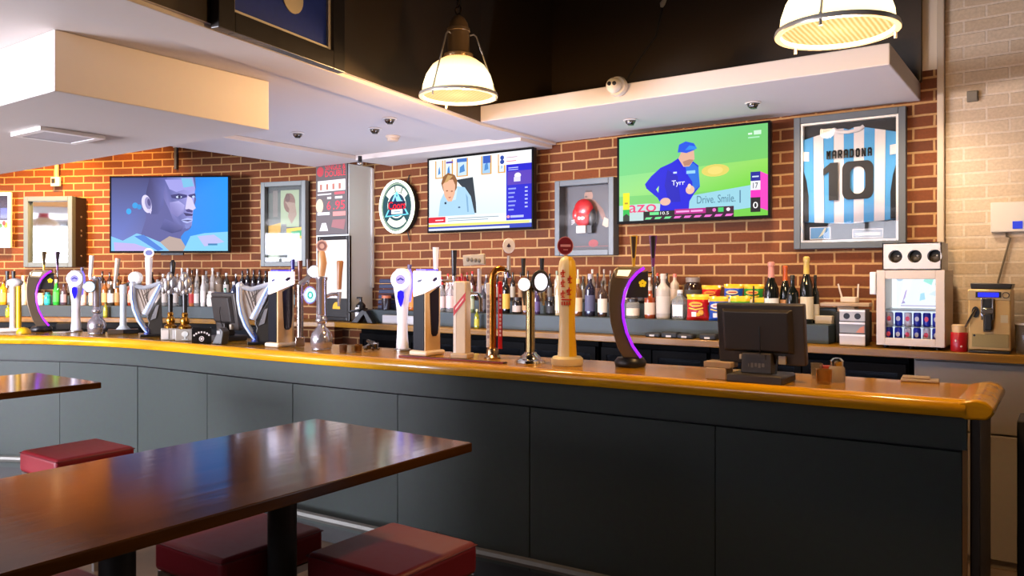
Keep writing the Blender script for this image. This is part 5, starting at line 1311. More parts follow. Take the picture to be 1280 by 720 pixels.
# ------------------------------------------------------------------ bottles
ANCH = [(-99, 'in from the left picture edge'), (20, 'past the white and yellow tap'), (50, 'past the far crescent tap'), (95, 'past the far badge tap'), (121, 'past the blue lens tap'), (154, 'past the slim pale tap'), (184, 'past the far harp'), (213, 'past the tall black pump handle'), (231, 'past the tree emblem pump'), (285, 'past the small till'), (322, 'past the harp by the till'),
        (352, 'past the left twin panel tap'), (470, 'right of the white pillar'), (534, 'past the right twin panel tap'), (578, 'past the cream square tap'), (617, 'past the copper tap'), (663, 'past the two lens tap'), (708, 'past the yellow tap'), (785, 'past the near crescent tap'), (870, 'right of the front red crisps')]
ORD = ['first', 'second', 'third', 'fourth', 'fifth', 'sixth', 'seventh', 'eighth', 'ninth', 'tenth', 'eleventh', 'twelfth']
def bprof(kind, r, h):
    if kind == 'wine': return [(r * .9, 0), (r, .01), (r, h * .58), (r * .92, h * .65), (r * .45, h * .74), (r * .36, h * .78), (r * .36, h * .90)], h * .90, r * .38
    if kind == 'champ': return [(r * .9, 0), (r, .01), (r, h * .48), (r * .9, h * .58), (r * .55, h * .70), (r * .40, h * .76), (r * .38, h * .80)], h * .70, r * .44
    if kind == 'jar': return [(r * .92, 0), (r, .01), (r, h * .72), (r * .9, h * .80), (r * .72, h * .82)], h * .82, r * .8
    if kind == 'slim': return [(r * .9, 0), (r, .008), (r, h * .62), (r * .6, h * .74), (r * .45, h * .82), (r * .45, h * .88)], h * .88, r * .5
    return [(r * .92, 0), (r, .01), (r, h * .62), (r * .94, h * .68), (r * .5, h * .76), (r * .38, h * .80), (r * .38, h * .88)], h * .88, r * .42
def bottle(loc, kind, r, h, glass, lab, cap, label, lz=(.12, .5), square=False, group=None, name='spirit_bottle'):
    t = thing(name, label, 'bottle' if kind != 'jar' else 'jar', loc, face_cam(700) if not square else .0, group)
    prof, zc, rc = bprof(kind, r, h)
    seg = 4 if square else 14
    gm = mat(glass[1:] if glass[0] == '~' else glass, .1, 0, 0, .75 if glass[0] == '~' else 0., .0 if glass[0] == '~' else .5)
    b = MB(gm)
    if square: b.T = Matrix.Rotation(PI / 4, 4, 'Z'); prof = [(q * 1.25, z) for q, z in prof]
    b.lathe(prof, seg=seg).build('glass', t, smooth=30 if square else 50)
    if lab:
        l = MB(mat(lab, .6)); k = 1.02
        if square:
            l.box(-r * .78, r * .78, -r * .93, -r * .89, h * lz[0], h * lz[1])
        else:
            z0, z1 = h * lz[0], h * lz[1]; n = 10; vs_ = []; fs = []
            for i in range(n + 1):
                a = -PI * .92 + PI * .84 * i / n
                for z in (z0, z1): vs_.append((r * k * math.cos(a), r * k * math.sin(a), z))
                for z in (z0, z1): vs_.append((r * .99 * math.cos(a), r * .99 * math.sin(a), z))
            for i in range(n):
                a = i * 4; c = a + 4
                fs += [(a, c, c + 1, a + 1), (a + 2, a + 3, c + 3, c + 2), (a + 1, c + 1, c + 3, a + 3), (a, a + 2, c + 2, c)]
            fs += [(0, 1, 3, 2), (n * 4, n * 4 + 2, n * 4 + 3, n * 4 + 1)]
            l.add(vs_, fs)
        l.build('label', t)
    c = MB(mat(cap, .35))
    if kind == 'champ': c.lathe([(rc * 1.06, zc), (rc * 1.0, h * .80), (rc * .92, h * .92), (rc * 1.1, h * .93), (rc * 1.1, h * .985), (rc * .7, h)], seg=12)
    else: c.lathe([(rc, zc + .0005), (rc * 1.02, h * .985), (rc * .8, h)], seg=10)
    c.build('cap' if kind != 'champ' else 'foil', t)
    return t
GREY = '~d8d8d8'
front = [  # px, width px, height m, kind, glass, label, cap, words
 (4, 9, .25, 'spirit', '#c8941c', '#d8b860', '#5a3a14', 'amber'), (13, 7, .24, 'slim', '~d8d0c0', '#d8c8b0', '#e0d8d0', 'pale'), (29, 10, .30, 'spirit', '#d8cfc4', '#e4dcd4', '#d0c8c0', 'tall white'),
 (43, 10, .13, 'jar', '#d0a8a0', '#e0c0b4', '#c8b0a8', 'pale pink'), (51, 8, .12, 'jar', '#dcd4b8', '#e8e0cc', '#e0d8c8', 'cream'), (59.5, 8, .13, 'jar', '#1a9aa8', '#2ab0b8', '#106a78', 'teal'),
 (70.5, 8, .26, 'slim', '#2ca838', '#48c850', '#d8d4c4', 'bright green'), (80, 8, .22, 'spirit', '#4a3c48', '#9c8c98', '#2c2430', 'dark'), (104, 8, .22, 'spirit', '#d8b4ac', '#e8d0c8', '#d8c8c4', 'pale pink'), (115, 8, .24, 'spirit', '#d8c8a0', '#e4d8bc', '#c0a880', 'cream'),
 (131, 8, .25, 'spirit', '#8a5420', '#c8a468', '#241814', 'amber'), (139, 9, .24, 'spirit', '#3a342c', '#dcdcd4', '#c8c4bc', 'dark white labelled'), (147, 8, .26, 'spirit', '#a06428', '#c09058', '#3a2418', 'amber'), (163, 7, .24, 'spirit', '#8a3018', '#c89878', '#282020', 'red brown'), (175, 9, .24, 'spirit', '#b09070', '#d4c0a8', '#3c2c20', 'tan'),
 (197, 9, .26, 'spirit', '~d4d0cc', '#c8c0b8', '#a09890', 'clear'), (206, 8, .27, 'spirit', GREY, '#b8b4b0', '#d8d4d0', 'clear'), (219, 9, .26, 'spirit', GREY, '#c4c0bc', '#b0a8a0', 'clear'), (240, 8, .24, 'spirit', '#a8683c', '#b03030', '#302020', 'amber red labelled'), (246, 7, .25, 'spirit', GREY, '#d0ccc8', '#808080', 'clear'),
 (254, 7, .30, 'slim', '#d8d4d0', '#e8e4e0', '#d8d4d0', 'tall white'), (265, 13, .15, 'jar', '#d8cfc4', '#e8e0d8', '#c8c0b8', 'wide white'), (274, 7, .12, 'jar', '#b01824', '#c83038', '#801018', 'red'), (281.5, 6, .18, 'slim', '#a8c8b4', '#e0e8e0', '#208058', 'white green banded'), (292, 8, .24, 'spirit', '#202a48', '#384878', '#e0d8d0', 'navy'),
 (366, 6, .24, 'slim', '#2a3038', '#a8d4d8', '#181c20', 'dark blue labelled'),
 (515, 10, .23, 'spirit', '#c06820', '#d08838', '#3a2010', 'orange'), (522, 6, .22, 'slim', '#d8d4d0', '#e4e0e0', '#b8b4b0', 'white'), (552.5, 10, .25, 'spirit', '~d8d8d8', '#d4c0bc', '#b02828', 'clear red labelled'), (563.5, 13, .26, 'spirit', '~d8d4d4', '#d8b0a8', '#d8d0d0', 'broad clear red labelled'), (590, 7, .22, 'spirit', '#6a7c58', '#a8b090', '#c4bcb4', 'grey green'), (604, 9, .22, 'spirit', '#3c3c44', '#5c5c64', '#807878', 'dark'),
 (632.5, 11, .31, 'wine', '#15120f', '#d0a440', '#b0a8a0', 'dark gold labelled'), (646.5, 13, .13, 'jar', '#1c1614', '#b8a89c', '#342c28', 'squat dark'), (657.5, 10, .25, 'spirit', '#5a3420', '#b88858', '#a09080', 'brown'), (671, 9, .20, 'spirit', '#382a4a', '#584874', '#303038', 'purple'), (688.5, 13, .14, 'jar', '#100f10', '#1e1c1c', '#282424', 'squat black'), (698, 9, .30, 'spirit', '#a89878', '#d8c8a0', '#c8b890', 'pale gold labelled'),
 (722, 13, .27, 'spirit', '#6a4020', '#d0b088', '#c8b070', 'brown tan labelled'), (737.5, 14, .31, 'spirit', '#1e1c2c', '#4a4a64', '#a09ca4', 'navy'), (753, 13, .26, 'spirit', '#3c2c24', '#ccc0ac', '#2c2620', 'dark pale labelled'), (776, 9, .15, 'spirit', '~c8c8c0', '#b8b4a8', '#383838', 'short clear'),
 (791, 18, .135, 'jar', '~d8d4cc', '#d4c4ac', '#2a2624', 'wide clear'), (812.5, 15, .22, 'spirit', '#8a3a18', '#d4b8a0', '#b8a898', 'amber red'), (829, 19, .31, 'spirit', '#bdb2a4', '#c8beb0', '#c8b8a8', 'broad frosted'), (850, 18, .20, 'spirit', '~d4d4d0', '#dcd8cc', '#d8d4cc', 'square clear'),
]
rear = [
 (10, 7, .24, 'wine', '#3c2c28', None, '#604840', 'dark'), (18, 7, .24, 'wine', '#4c3c3c', None, '#504040', 'dark'), (39, 7, .22, 'spirit', '#b8a890', '#d0c0a8', '#d8d0c8', 'pale'), (88, 7, .22, 'spirit', '#382820', '#887868', '#201818', 'dark'), (128, 7, .25, 'wine', '#2c2018', '#685040', '#201410', 'dark'), (137, 7, .24, 'wine', '#342418', '#886848', '#3c2018', 'dark'), (148, 7, .23, 'spirit', '#885c30', '#a88858', '#281c14', 'amber'), (162, 7, .22, 'spirit', '#803420', '#a06848', '#301c14', 'red brown'), (190, 8, .24, 'wine', '#201814', '#484040', '#141010', 'black'), (204, 8, .22, 'spirit', '~d0ccc8', '#b0aca8', '#e8e4e0', 'clear'), (222, 7, .22, 'spirit', '~d0d0d0', '#c0bcb8', '#b8b0a8', 'clear'), (227.5, 6, .28, 'slim', '#c0bcb8', '#d8d4d0', '#e4dcd8', 'white capped'), (234.5, 6, .28, 'slim', '#a89c94', '#c8c0b8', '#d8d0c8', 'pale capped'), (240, 7, .26, 'spirit', '#6a4c34', '#98805c', '#302018', 'brown'), (246.5, 6, .27, 'slim', '#b0a498', '#c8c0b4', '#c8bcb0', 'pale'), (258, 7, .25, 'spirit', '~ccc8c4', '#a8a4a0', '#888480', 'clear'), (266, 7, .28, 'slim', '#b8b0a8', '#ccc4bc', '#d4ccc4', 'tall pale'), (273, 12, .24, 'spirit', '#8a7868', '#a08c78', '#786858', 'broad brown'), (283, 8, .23, 'spirit', '#403830', '#c8c4bc', '#dcd8d0', 'white capped dark'),
 (295, 7, .22, 'wine', '#1c1820', '#403848', '#d8d4d0', 'dark'), (303, 7, .25, 'wine', '#141018', '#38303c', '#1c181c', 'black'), (309.5, 7, .27, 'wine', '#18141a', '#342c38', '#201c20', 'black'), (317, 7, .26, 'wine', '#141014', '#302830', '#3c2c2c', 'black'), (324.5, 7, .26, 'wine', '#1a161c', '#382e38', '#1c181c', 'black'), (332, 7, .25, 'wine', '#141216', '#302830', '#242024', 'black'), (343, 7, .24, 'wine', '#18141a', '#302a34', '#181418', 'black'), (362, 7, .24, 'wine', '#1a181c', '#4c4450', '#242024', 'dark'),
 (552, 8, .19, 'wine', '#382424', '#684040', '#a82028', 'red capped'), (568, 10, .24, 'spirit', '#c04040', '#d8c4bc', '#a81c20', 'tall red'), (577, 7, .22, 'spirit', '#a82028', '#b83c40', '#901820', 'red'), (590.5, 7, .24, 'wine', '#3c2020', '#804040', '#b82024', 'red capped'), (598.5, 7, .23, 'wine', '#2c2024', '#604448', '#c02830', 'red capped'), (608, 7, .21, 'spirit', '#484450', '#807c84', '#b0a8ac', 'grey'), (641, 7, .23, 'wine', '#242020', '#b0a898', '#403830', 'dark pale labelled'), (678, 7, .22, 'spirit', '#5a4434', '#98805c', '#382c24', 'brown'), (696, 7, .24, 'spirit', '#a8a090', '#c8c0b0', '#8c9880', 'pale'),
 (540, 7, .21, 'spirit', '#8a8480', '#c0bcb8', '#a04040', 'grey red capped'), (560, 7, .22, 'spirit', '#9c8880', '#d0b8b0', '#c03030', 'pale red capped'), (584, 7, .23, 'wine', '#302024', '#7c4c4c', '#8c2024', 'dark red'), (622, 7, .22, 'wine', '#241c1c', '#8c8070', '#807060', 'dark'), (631, 7, .25, 'wine', '#1c1818', '#c8c0b0', '#d8d0c8', 'white capped dark'), (651, 7, .23, 'spirit', '#6c3c28', '#b09070', '#302018', 'amber'), (660, 6, .24, 'wine', '#302824', '#9c9080', '#2c2420', 'dark'), (669, 6, .23, 'spirit', '#443858', '#7c7090', '#403850', 'violet'), (687, 7, .22, 'wine', '#2c2420', '#686058', '#241c18', 'black capped'), (705, 7, .24, 'spirit', '#988868', '#c8bc98', '#a89860', 'straw'), (772, 7, .23, 'wine', '#302824', '#8c8478', '#a89c90', 'pale capped dark'), (783, 7, .22, 'spirit', '~c8c4bc', '#b8b0a4', '#b0a89c', 'clear'), (792, 7, .21, 'wine', '#28201c', '#706860', '#c0b8ac', 'dark pale capped'),
 (716, 6, .25, 'spirit', '#b09c70', '#c8b48c', '#c8b078', 'gold capped'), (722.5, 6, .25, 'spirit', '#b8b0a0', '#d0c8b8', '#c8bca4', 'pale gold'), (729, 7, .20, 'spirit', '#3c3830', '#686050', '#585048', 'dark'), (740.5, 7, .25, 'spirit', '~c8c4bc', '#b8b0a8', '#c0b8ac', 'clear'), (747, 7, .22, 'spirit', '#4a3028', '#806050', '#282020', 'dark brown'), (755, 6, .25, 'spirit', '~c4c0b8', '#a8a098', '#a89c90', 'clear'), (763, 6, .24, 'wine', '#342820', '#605044', '#98887c', 'dark'), (801, 9, .18, 'wine', '#1c1a1a', '#484444', '#181818', 'black'), (812, 8, .19, 'spirit', '#988c80', '#c0b8ac', '#d0c8c0', 'pale'), (822, 9, .22, 'wine', '#2c2018', '#58483c', '#b83828', 'red capped dark'), (833.5, 9, .22, 'wine', '#28201c', '#c0a898', '#201c1c', 'black capped'), (843.5, 12, .215, 'spirit', '#c0ae9c', '#ccb8a8', '#d87868', 'pink capped cream'),
]
def put_row(rows, off, z, y, word):
    cnt = {}
    for (px, wpx, h, kind, glass, lab, cap, desc) in sorted(rows):
        if px < 450:
            best = None; path = offset(WL, -off)
            d = ray(px)
            for i in range(len(path) - 1):
                a = Vector(path[i]); e = Vector(path[i + 1]) - a; den = d.x * e.y - d.y * e.x
                t_ = (a.x * e.y - a.y * e.x) / den; u = (a.x * d.y - a.y * d.x) / den
                if 0 <= u <= 1: best = Vector((d.x * t_, d.y * t_, z))
            p = best
        else:
            p = on_y(px, HOR, y); p.z = z
        D = depth(p); r = wpx * .5 * D / FOC * .94
        an = [a for a in ANCH if a[0] <= px][-1]; k = cnt.get(an[1], 0); cnt[an[1]] = k + 1
        lb = f'{desc} bottle, {word} row, {ORD[k]} {an[1]}' if kind != 'jar' else f'{desc} jar or bottle, {word} row, {ORD[k]} {an[1]}'
        bottle((p.x, p.y, z + .0008), kind, r, h, glass, lab, cap, lb, square=desc.startswith('square'), group='bottles on the back bar shelf, ' + word + ' row')
put_row(front, .27, Z1, 5.07, 'front')
put_row(rear, .09, Z2, 5.255, 'rear')
# champagne and wine on the right
for px, wpx, h, lab, cap, kind, y, lb in ((964, 18, .385, '#d8d0bc', '#c08070', 'champ', 5.06, 'champagne bottle with pink foil, left of the group above the large till'), (981.5, 14, .36, '#b88048', '#b85018', 'champ', 5.115, 'champagne bottle with orange foil, behind the cream labelled pair'), (990.5, 15.5, .30, '#cfc0a0', '#1a1a18', 'wine', 5.035, 'black topped wine bottle with cream label in front of the orange foil'), (1008, 16.5, .415, '#cabb98', '#c8a850', 'champ', 5.06, 'champagne bottle with gold foil, tallest of the dark bottles'), (1019, 10, .30, '#b8a888', '#181614', 'wine', 5.11, 'dark wine bottle with narrow pale label right of the gold foil bottle')):
    p = on_y(px, HOR, y); r = wpx * .5 * depth(p) / FOC
    bottle((p.x, y, Z1 + .0008), kind, r, h, '#0f120e', lab, cap, lb, (.07, .40), group='dark wine and champagne bottles above the large till', name='wine_bottle')
p = on_y(866, HOR, 5.255)
t = bottle((p.x, 5.255, Z2 + .0008), 'jar', .062, .19, '#2a1a12', '#4a4440', '#8a8078', 'large dark jar at the rear left of the crisp packets', (.3, .55), name='storage_jar')
p = on_y(942, HOR, 5.02)
t = thing('sauce_bottle', 'slim black bottle standing before the crisp packets above the large till', 'bottle', (p.x, 5.02, Z1 + .0008))
MB(M_BLK).lathe([(.03, 0), (.032, .01), (.032, .07), (.02, .09), (.012, .10)], seg=14).build('glass', t)
MB(M_BLK).tube([(0, 0, .10), (0, 0, .23)], .005, 6).build('pourer', t)
p = on_y(596.5, HOR, 4.92)
bottle((p.x, 4.915, CT + .0008), 'spirit', .02, .15, '#8a8a1c', '#b8b038', '#d8d4a0', 'short yellow green bottle standing on the lower counter past the cream square tap')
pA = at(10, HOR, 7.87)
bottle((pA.x, pA.y, CT + .0008), 'spirit', .022, .12, '#9aa81c', '#b8c030', '#88901c', 'short lime green jar on the lower counter at the left picture edge')
pA = at(132, HOR, 7.81)
bottle((pA.x, pA.y, CT + .0008), 'spirit', .021, .15, '#8a8c20', '#a8a434', '#5a5a18', 'short olive bottle on the lower counter behind the blue lens tap')

# crisp packets
def crisps(px, y, z, w, h, c1, c2, label):
    p = on_y(px, HOR, y)
    t = thing('crisp_packet', label, 'crisps', (p.x, y, z + .0008), .15, 'yellow topped crisp packets on the back shelf')
    n, m_ = 8, 10; b = MB(mat(c1, .3, coat=.3)); b.m(mat('#d8a81c', .3, coat=.3)); b.m(mat(c1, .3, coat=.3))
    def sur(sg):
        vs_ = []
        for j in range(m_ + 1):
            v = j / m_; zz = v * h
            for i in range(n + 1):
                u = i / n
                th = .033 * (math.sin(PI * min(1, max(0, v))) ** .6) * (math.sin(PI * u) ** .5 if 0 < u < 1 else 0)
                x = (u - .5) * w * (1 - .10 * math.sin(PI * v)) + .002 * math.sin(9 * v)
                vs_.append((x, sg * th + .002 * math.sin(14 * u), zz))
        return vs_
    F = sur(-1); B = sur(1); N = (n + 1)
    for sg, V in ((-1, F), (1, B)):
        for j in range(m_):
            b.m(mat('#d8a81c', .3, coat=.3) if j >= m_ - 2 or j == 0 and False else mat(c1, .3, coat=.3))
            q = [V[j * N + i] for i in range(N)] + [V[(j + 1) * N + i] for i in range(N)]
            b.add(q, [(i, i + 1, N + i + 1, N + i) if sg < 0 else (i + 1, i, N + i, N + i + 1) for i in range(n)])
    body = b.build('packet', t, smooth=60)
    pr = MB(mat(c2, .35))
    pr.disc((-.004, h * .62), w * .30, h * .10, -.0395, -.0335, 18); pr.build('logo', t)
    MB(mat('#a81818', .4)).box(-w * .2, w * .2, -.041, -.0396, h * .60, h * .645).build('lettering', t)
    o = MB(mat('#e09a28', .4)).ell((w * .18, -.026, h * .30), w * .13, .008, h * .12, 10, 6).ell((w * .06, -.03, h * .22), w * .10, .006, h * .08, 10, 6); o.build('crisp_picture', t)
    sw = MB(mat('#e8c030', .35)); sw.prism([(-w * .34, h * .50), (-w * .05, h * .44), (w * .3, h * .50), (w * .3, h * .46), (-w * .04, h * .395), (-w * .34, h * .45)], -.0365, -.028); sw.build('swoosh', t)
    MB(mat('#d8d4d0', .4)).box(-w * .22, -w * .02, -.034, -.024, h * .14, h * .32).build('flavour_panel', t)
    return t
crisps(872, 5.03, Z1, .150, .172, '#b3140f', '#e0a830', 'red crisp packet at the left of the front row')
crisps(898, 5.03, Z1, .128, .160, '#1848a8', '#d8d0c0', 'blue crisp packet in the front row left of the large till')
crisps(925, 5.04, Z1, .132, .165, '#5a9a1c', '#e8d048', 'green crisp packet in the front row above the till')
crisps(951, 5.118, Z1, .12, .155, '#3c8a20', '#e0a868', 'partly hidden green crisp packet behind the slim black bottle')
crisps(889, 5.22, Z2, .135, .135, '#b81810', '#e08820', 'red crisp packet in the rear row')
crisps(917, 5.22, Z2, .132, .145, '#1c50b8', '#d8c8a0', 'blue crisp packet in the rear row')
crisps(942, 5.22, Z2, .132, .145, '#1c8428', '#e0a848', 'green crisp packet in the rear row')

# things on the counter near the pillar
p = on_y(483, HOR, 5.06)
t = thing('plastic_crate', 'dark navy slatted crate beside the white pillar', 'crate', (p.x, 5.17, Z1 + .001))
NV = mat('#1a2240', .45)
for k in range(6):
    MB(NV).prism([(-.12, k * .046), (.12, k * .046), (.115, k * .046 + .038), (-.115, k * .046 + .038)], -.10 + k * .004, .08).build('tray', t, bevel=.006)
p = on_y(484, HOR, 4.98)
t = thing('candle_jar', 'dark glass jar with an orange lid before the navy crate', 'jar', (p.x, 5.012, Z1 + .001) if False else (p.x + .02, 4.99, Z1 + .001))
MB(mat('#241c20', .2)).lathe([(.038, 0), (.04, .01), (.04, .10)], seg=18).build('body', t)
MB(mat('#b0603c', .5)).lathe([(.041, .1005), (.041, .125)], seg=18).build('lid', t)
t.location = (on_y(483, HOR, 5.016).x, 5.016, Z1 + .001)
p = on_y(462, HOR, 4.95)
t = thing('card_terminal_stand', 'black angled payment stand on the counter beside the white pillar', 'payment stand', (p.x - .02, 4.905, CT + .001), .1)
MB(M_BLK).prism([(-.13, 0), (-.05, 0), (.04, .10), (.0, .12)], -.03, .03).build('sloped_body', t, bevel=.005)
MB(M_BLK).prism([(.0, .10), (.04, .11), (.12, .0), (.06, .0)], -.03, .03).build('rear_leg', t, bevel=.005)
MB(M_BLKM).prism([(-.15, .085), (.0, .115), (.0, .13), (-.15, .10)], -.06, .05).build('screen_plate', t, bevel=.004)
p = on_y(447, HOR, 4.98)
t = thing('pump_dispenser', 'black pump dispenser against the white pillar', 'dispenser', (p.x + .02, 5.0, CT + .001))
MB(M_BLK).lathe([(.04, 0), (.042, .01), (.042, .15), (.02, .175), (.012, .18), (.012, .205)], seg=18).build('bottle_body', t)
MB(M_BLK).box(-.045, .01, -.01, .01, .206, .222).build('pump_head', t, bevel=.003)
MB(mat('#d8d4d0', .5)).box(-.025, .02, -.0445, -.042, .05, .13).build('label', t)
p = on_y(495, HOR, 4.92)
t = MB(mat('#b4b4b4', .4)).box(-.20, .20, -.018, .018, 0, .075).build('white_tray', loc=(p.x + .03, 4.945, CT + .001), bevel=.006); tag(t, 'long pale tray box on the counter behind the waisted badge tap', 'box')
# folded black cloths on the right of the counter
for k, (px, lb) in enumerate(((818, 'left end'), (838, 'second'), (858, 'third'), (886, 'right end'))):
    p = on_y(px, HOR, 4.90)
    t = thing('folded_cloth', 'black folded cloth with white tag on the counter under the crisps, ' + lb + ' of four', 'cloth', (p.x, 4.905, CT + .001), .1 * (k % 2), 'black folded cloths')
    MB(M_BLKM).box(-.055, .055, -.04, .04, 0, .03 + .008 * (k % 2)).build('fold', t, bevel=.01)
    MB(mat('#c8c0b4', .6)).box(-.02, .015, -.0425, -.0402, .006, .018).build('white_tag', t)
# router on boards
p = on_y(1060, HOR, 5.2)
zt0 = CT + .001
t = MB(M_BLKM).box(-.055, .12, -.09, .09, 0, .19).build('black_box', loc=(p.x - .0, 5.2, zt0), bevel=.006); tag(t, 'black box under the pale board and router beside the small fridge', 'box')
t = MB(mat('#b49a7c', .6)).box(-.05, .05, -.06, .06, 0, .03).build('small_carton', loc=(p.x - .0, 5.2, zt0 + .191), bevel=.003); tag(t, 'small beige carton between the black box and the pale board', 'carton')
t = MB(mat('#a89078', .6)).box(-.15, .13, -.08, .08, 0, .022).build('pale_board', loc=(p.x - .0, 5.2, zt0 + .222), bevel=.004, rotz=.06); tag(t, 'flat pale board carrying the two antenna router', 'board')
t = thing('router', 'pale router with two upright antennas on the flat board', 'router', (p.x + .01, 5.2, zt0 + .245))
MB(mat('#c8b8a4', .4)).box(-.045, .045, -.05, .05, 0, .035).build('case', t, bevel=.006)
MB(mat('#d4c8b8', .4)).tube([(-.05, .03, .02), (-.075, .03, .115)], [.006, .005], 6).build('antenna', t)
MB(mat('#d4c8b8', .4)).tube([(.04, .03, .02), (.044, .03, .115)], [.006, .005], 6).build('antenna', t)
p = on_y(1038, HOR, 5.0)
t = MB(mat('#a89880', .6)).box(-.05, .05, -.03, .03, 0, .05).build('small_carton', loc=(on_y(1030, HOR, 5.08).x + .0, 5.09, Z1 + .001), bevel=.004); tag(t, 'small pale carton at the right end of the bottle shelf', 'carton')
# clear organiser
p = on_y(1065, HOR, 4.92)
t = thing('drawer_organiser', 'clear stacked drawer organiser with bright fronts left of the small fridge', 'organiser', (p.x, 4.955, zt0))
AC = mat('#c8c8c8', .15)
MB(mat('#18181a', .4)).box(-.072, .072, -.02, .09, 0, .215).build('case', t, bevel=.003)
for k, (z0, z1, c) in enumerate(((.003, .07, '#c4bdb8'), (.075, .14, '#8c9094'), (.145, .212, '#b8b8b8'))):
    d = MB(mat(c, .15)).box(-.070, .070, -.032, -.0205, z0, z1).build('drawer', t, bevel=.003)
    MB(M_WHT).box(-.070, .070, -.036, -.0325, z1 - .012, z1).build('rim', d)
    if k == 2:
        for xx in (-.03, .03): MB(M_BLK).disc((xx, (z0 + z1) / 2 - .004), .018, .018, -.034, -.0325, 14).build('contents', d)
    if k == 1: MB(mat('#c07860', .5)).prism([(.02, z0 + .004), (.066, z0 + .004), (.066, z1 - .02), (.045, z1 - .03)], -.034, -.0325).build('contents', d)
# small glass door fridge
fy = 4.88
a0 = on_y(1095.5, 338, fy); a1 = on_y(1181, 427, fy)
w = (a1.x - a0.x) / 2; h = a0.z - CT - .02
t = thing('counter_fridge', 'small white glass door drinks fridge on the counter', 'fridge', ((a0.x + a1.x) / 2, fy, CT + .001))
FW = mat('#d0c2b4', .4)
FD = .38
MB(FW).box(-w, w, .035, FD, .018, .03).box(-w, w, .035, FD, h - .01, h + .02).box(-w, -w + .02, .035, FD, .03, h - .01).box(w - .02, w, .035, FD, .03, h - .01).box(-w + .02, w - .02, FD - .02, FD, .03, h - .01).build('cabinet', t, smooth=0, bevel=.003)
dr = MB(FW); e = .045; dr.box(-w, -w + e, 0, .034, .018, h + .02).box(w - e, w, 0, .034, .018, h + .02).box(-w + e, w - e, 0, .034, .018, .06).box(-w + e, w - e, 0, .034, h - .03, h + .02)
D_ = dr.build('door', t, smooth=0, bevel=.003)
MB(M_PANE).box(-w + e, w - e, .012, .016, .06, h - .03).build('door_glass', D_, smooth=0)
MB(M_WHT).box(-w - .035, -w - .002, -.006, .06, h * .72, h + .01).build('handle_block', t, bevel=.005)
MB(mat('#e8f4ff', .4, emit=1.1, ecol='#e4f2ff')).box(-w + .022, w - .022, FD - .026, FD - .021, .035, h - .012).build('lit_back', t, smooth=0)
gp = Pic(2 * w - .09, h * .46)
gp.rect(0, 0, 1, 1, '#e8f0f8').poly([(.05, 0), (.2, .3), (.3, .6), (.34, 1), (.2, 1), (.12, .5)], '#f8fbff').poly([(.12, .1), (.2, .3), (.24, .55), (.2, .5)], '#b8a8d8').poly([(.1, .1), (.17, .2), (.2, .12)], '#a49ccc').poly([(.5, .2), (.62, .25), (.6, .45), (.52, .42)], '#a8d8ec').poly([(.58, .8), (.75, .68), (.8, .9), (.66, 1)], '#a0e4d8').poly([(.82, .7), (.95, .6), (1, .85), (.88, .95)], '#b4e8e0').poly([(.7, .4), (.95, .3), (1, .45), (.8, .5)], '#d4e4f0').oval(.08, .9, .08, .1, '#b8cce0').rect(.1, .03, .95, .06, '#b4a8cc')
gp.build('lit_graphic', M_SCREEN, t, (0, FD - .027, h * .50 + .012))
MB(mat('#f0f6ff', .3, emit=2.2)).box(-w + .03, w - .03, .06, .09, h - .024, h - .0115).build('lamp', t, smooth=0)
MB(mat('#9aa6b0', .3)).box(-w + .021, w - .021, .06, FD - .03, h * .50, h * .50 + .008).build('shelf', t, smooth=0)
ft = MB(M_BLK)
for x in (-w + .04, 0, w - .04): ft.lathe([(.014, 0), (.014, .0175)], x, .06, 10)
ft.build('foot', t)
fx, fyy = (a0.x + a1.x) / 2, fy
nm = 0
for row, (z, y) in enumerate(((CT + .0325, .09), (CT + .1305, .10))):
    for k in range(6):
        x = -w + .052 + k * (2 * w - .104) / 5
        cc = ['#1c2cb0', '#2438c8', '#c8d0e8', '#1830c0', '#d0d4ec', '#2434b4'][(k + row * 2) % 6]
        if row == 1: z = CT + .1245; hh = .078
        else: hh = .085
        q = thing('drink_can', f'{["blue", "bright blue", "silver", "deep blue", "pale", "mid blue"][(k + row * 2) % 6]} can inside the small fridge, {"bottom" if row == 0 else "second"} tier, {ORD[k]} along', 'can', (fx + x, fyy + y, z), 0, 'cans in the small glass fridge')
        MB(mat(cc, .3)).lathe([(.018, 0), (.021, .006), (.021, hh - .008), (.017, hh)], seg=14).build('body', q)
        MB(mat('#d8dcec' if k % 2 else '#e85078', .4)).disc((0, hh * .55), .011, .014, -.0225, -.0195, 12).build('emblem', q)
MB(mat('#8894a0', .3)).box(-w + .021, w - .021, .06, FD - .03, .1195, .1225).build('shelf', t, smooth=0)
# white unit with three round openings on the fridge
a0 = on_y(1103, 304, fy); a1 = on_y(1177, 337, fy)
w2 = (a1.x - a0.x) / 2; zt_ = CT + .001 + h + .0205; h2 = a0.z - zt_
t = thing('cup_dispenser', 'white box with three round black openings on the small fridge', 'dispenser', ((a0.x + a1.x) / 2 + .0, fy, zt_))
CD = mat('#d4d2d0', .35)
fr_ = MB(CD); 
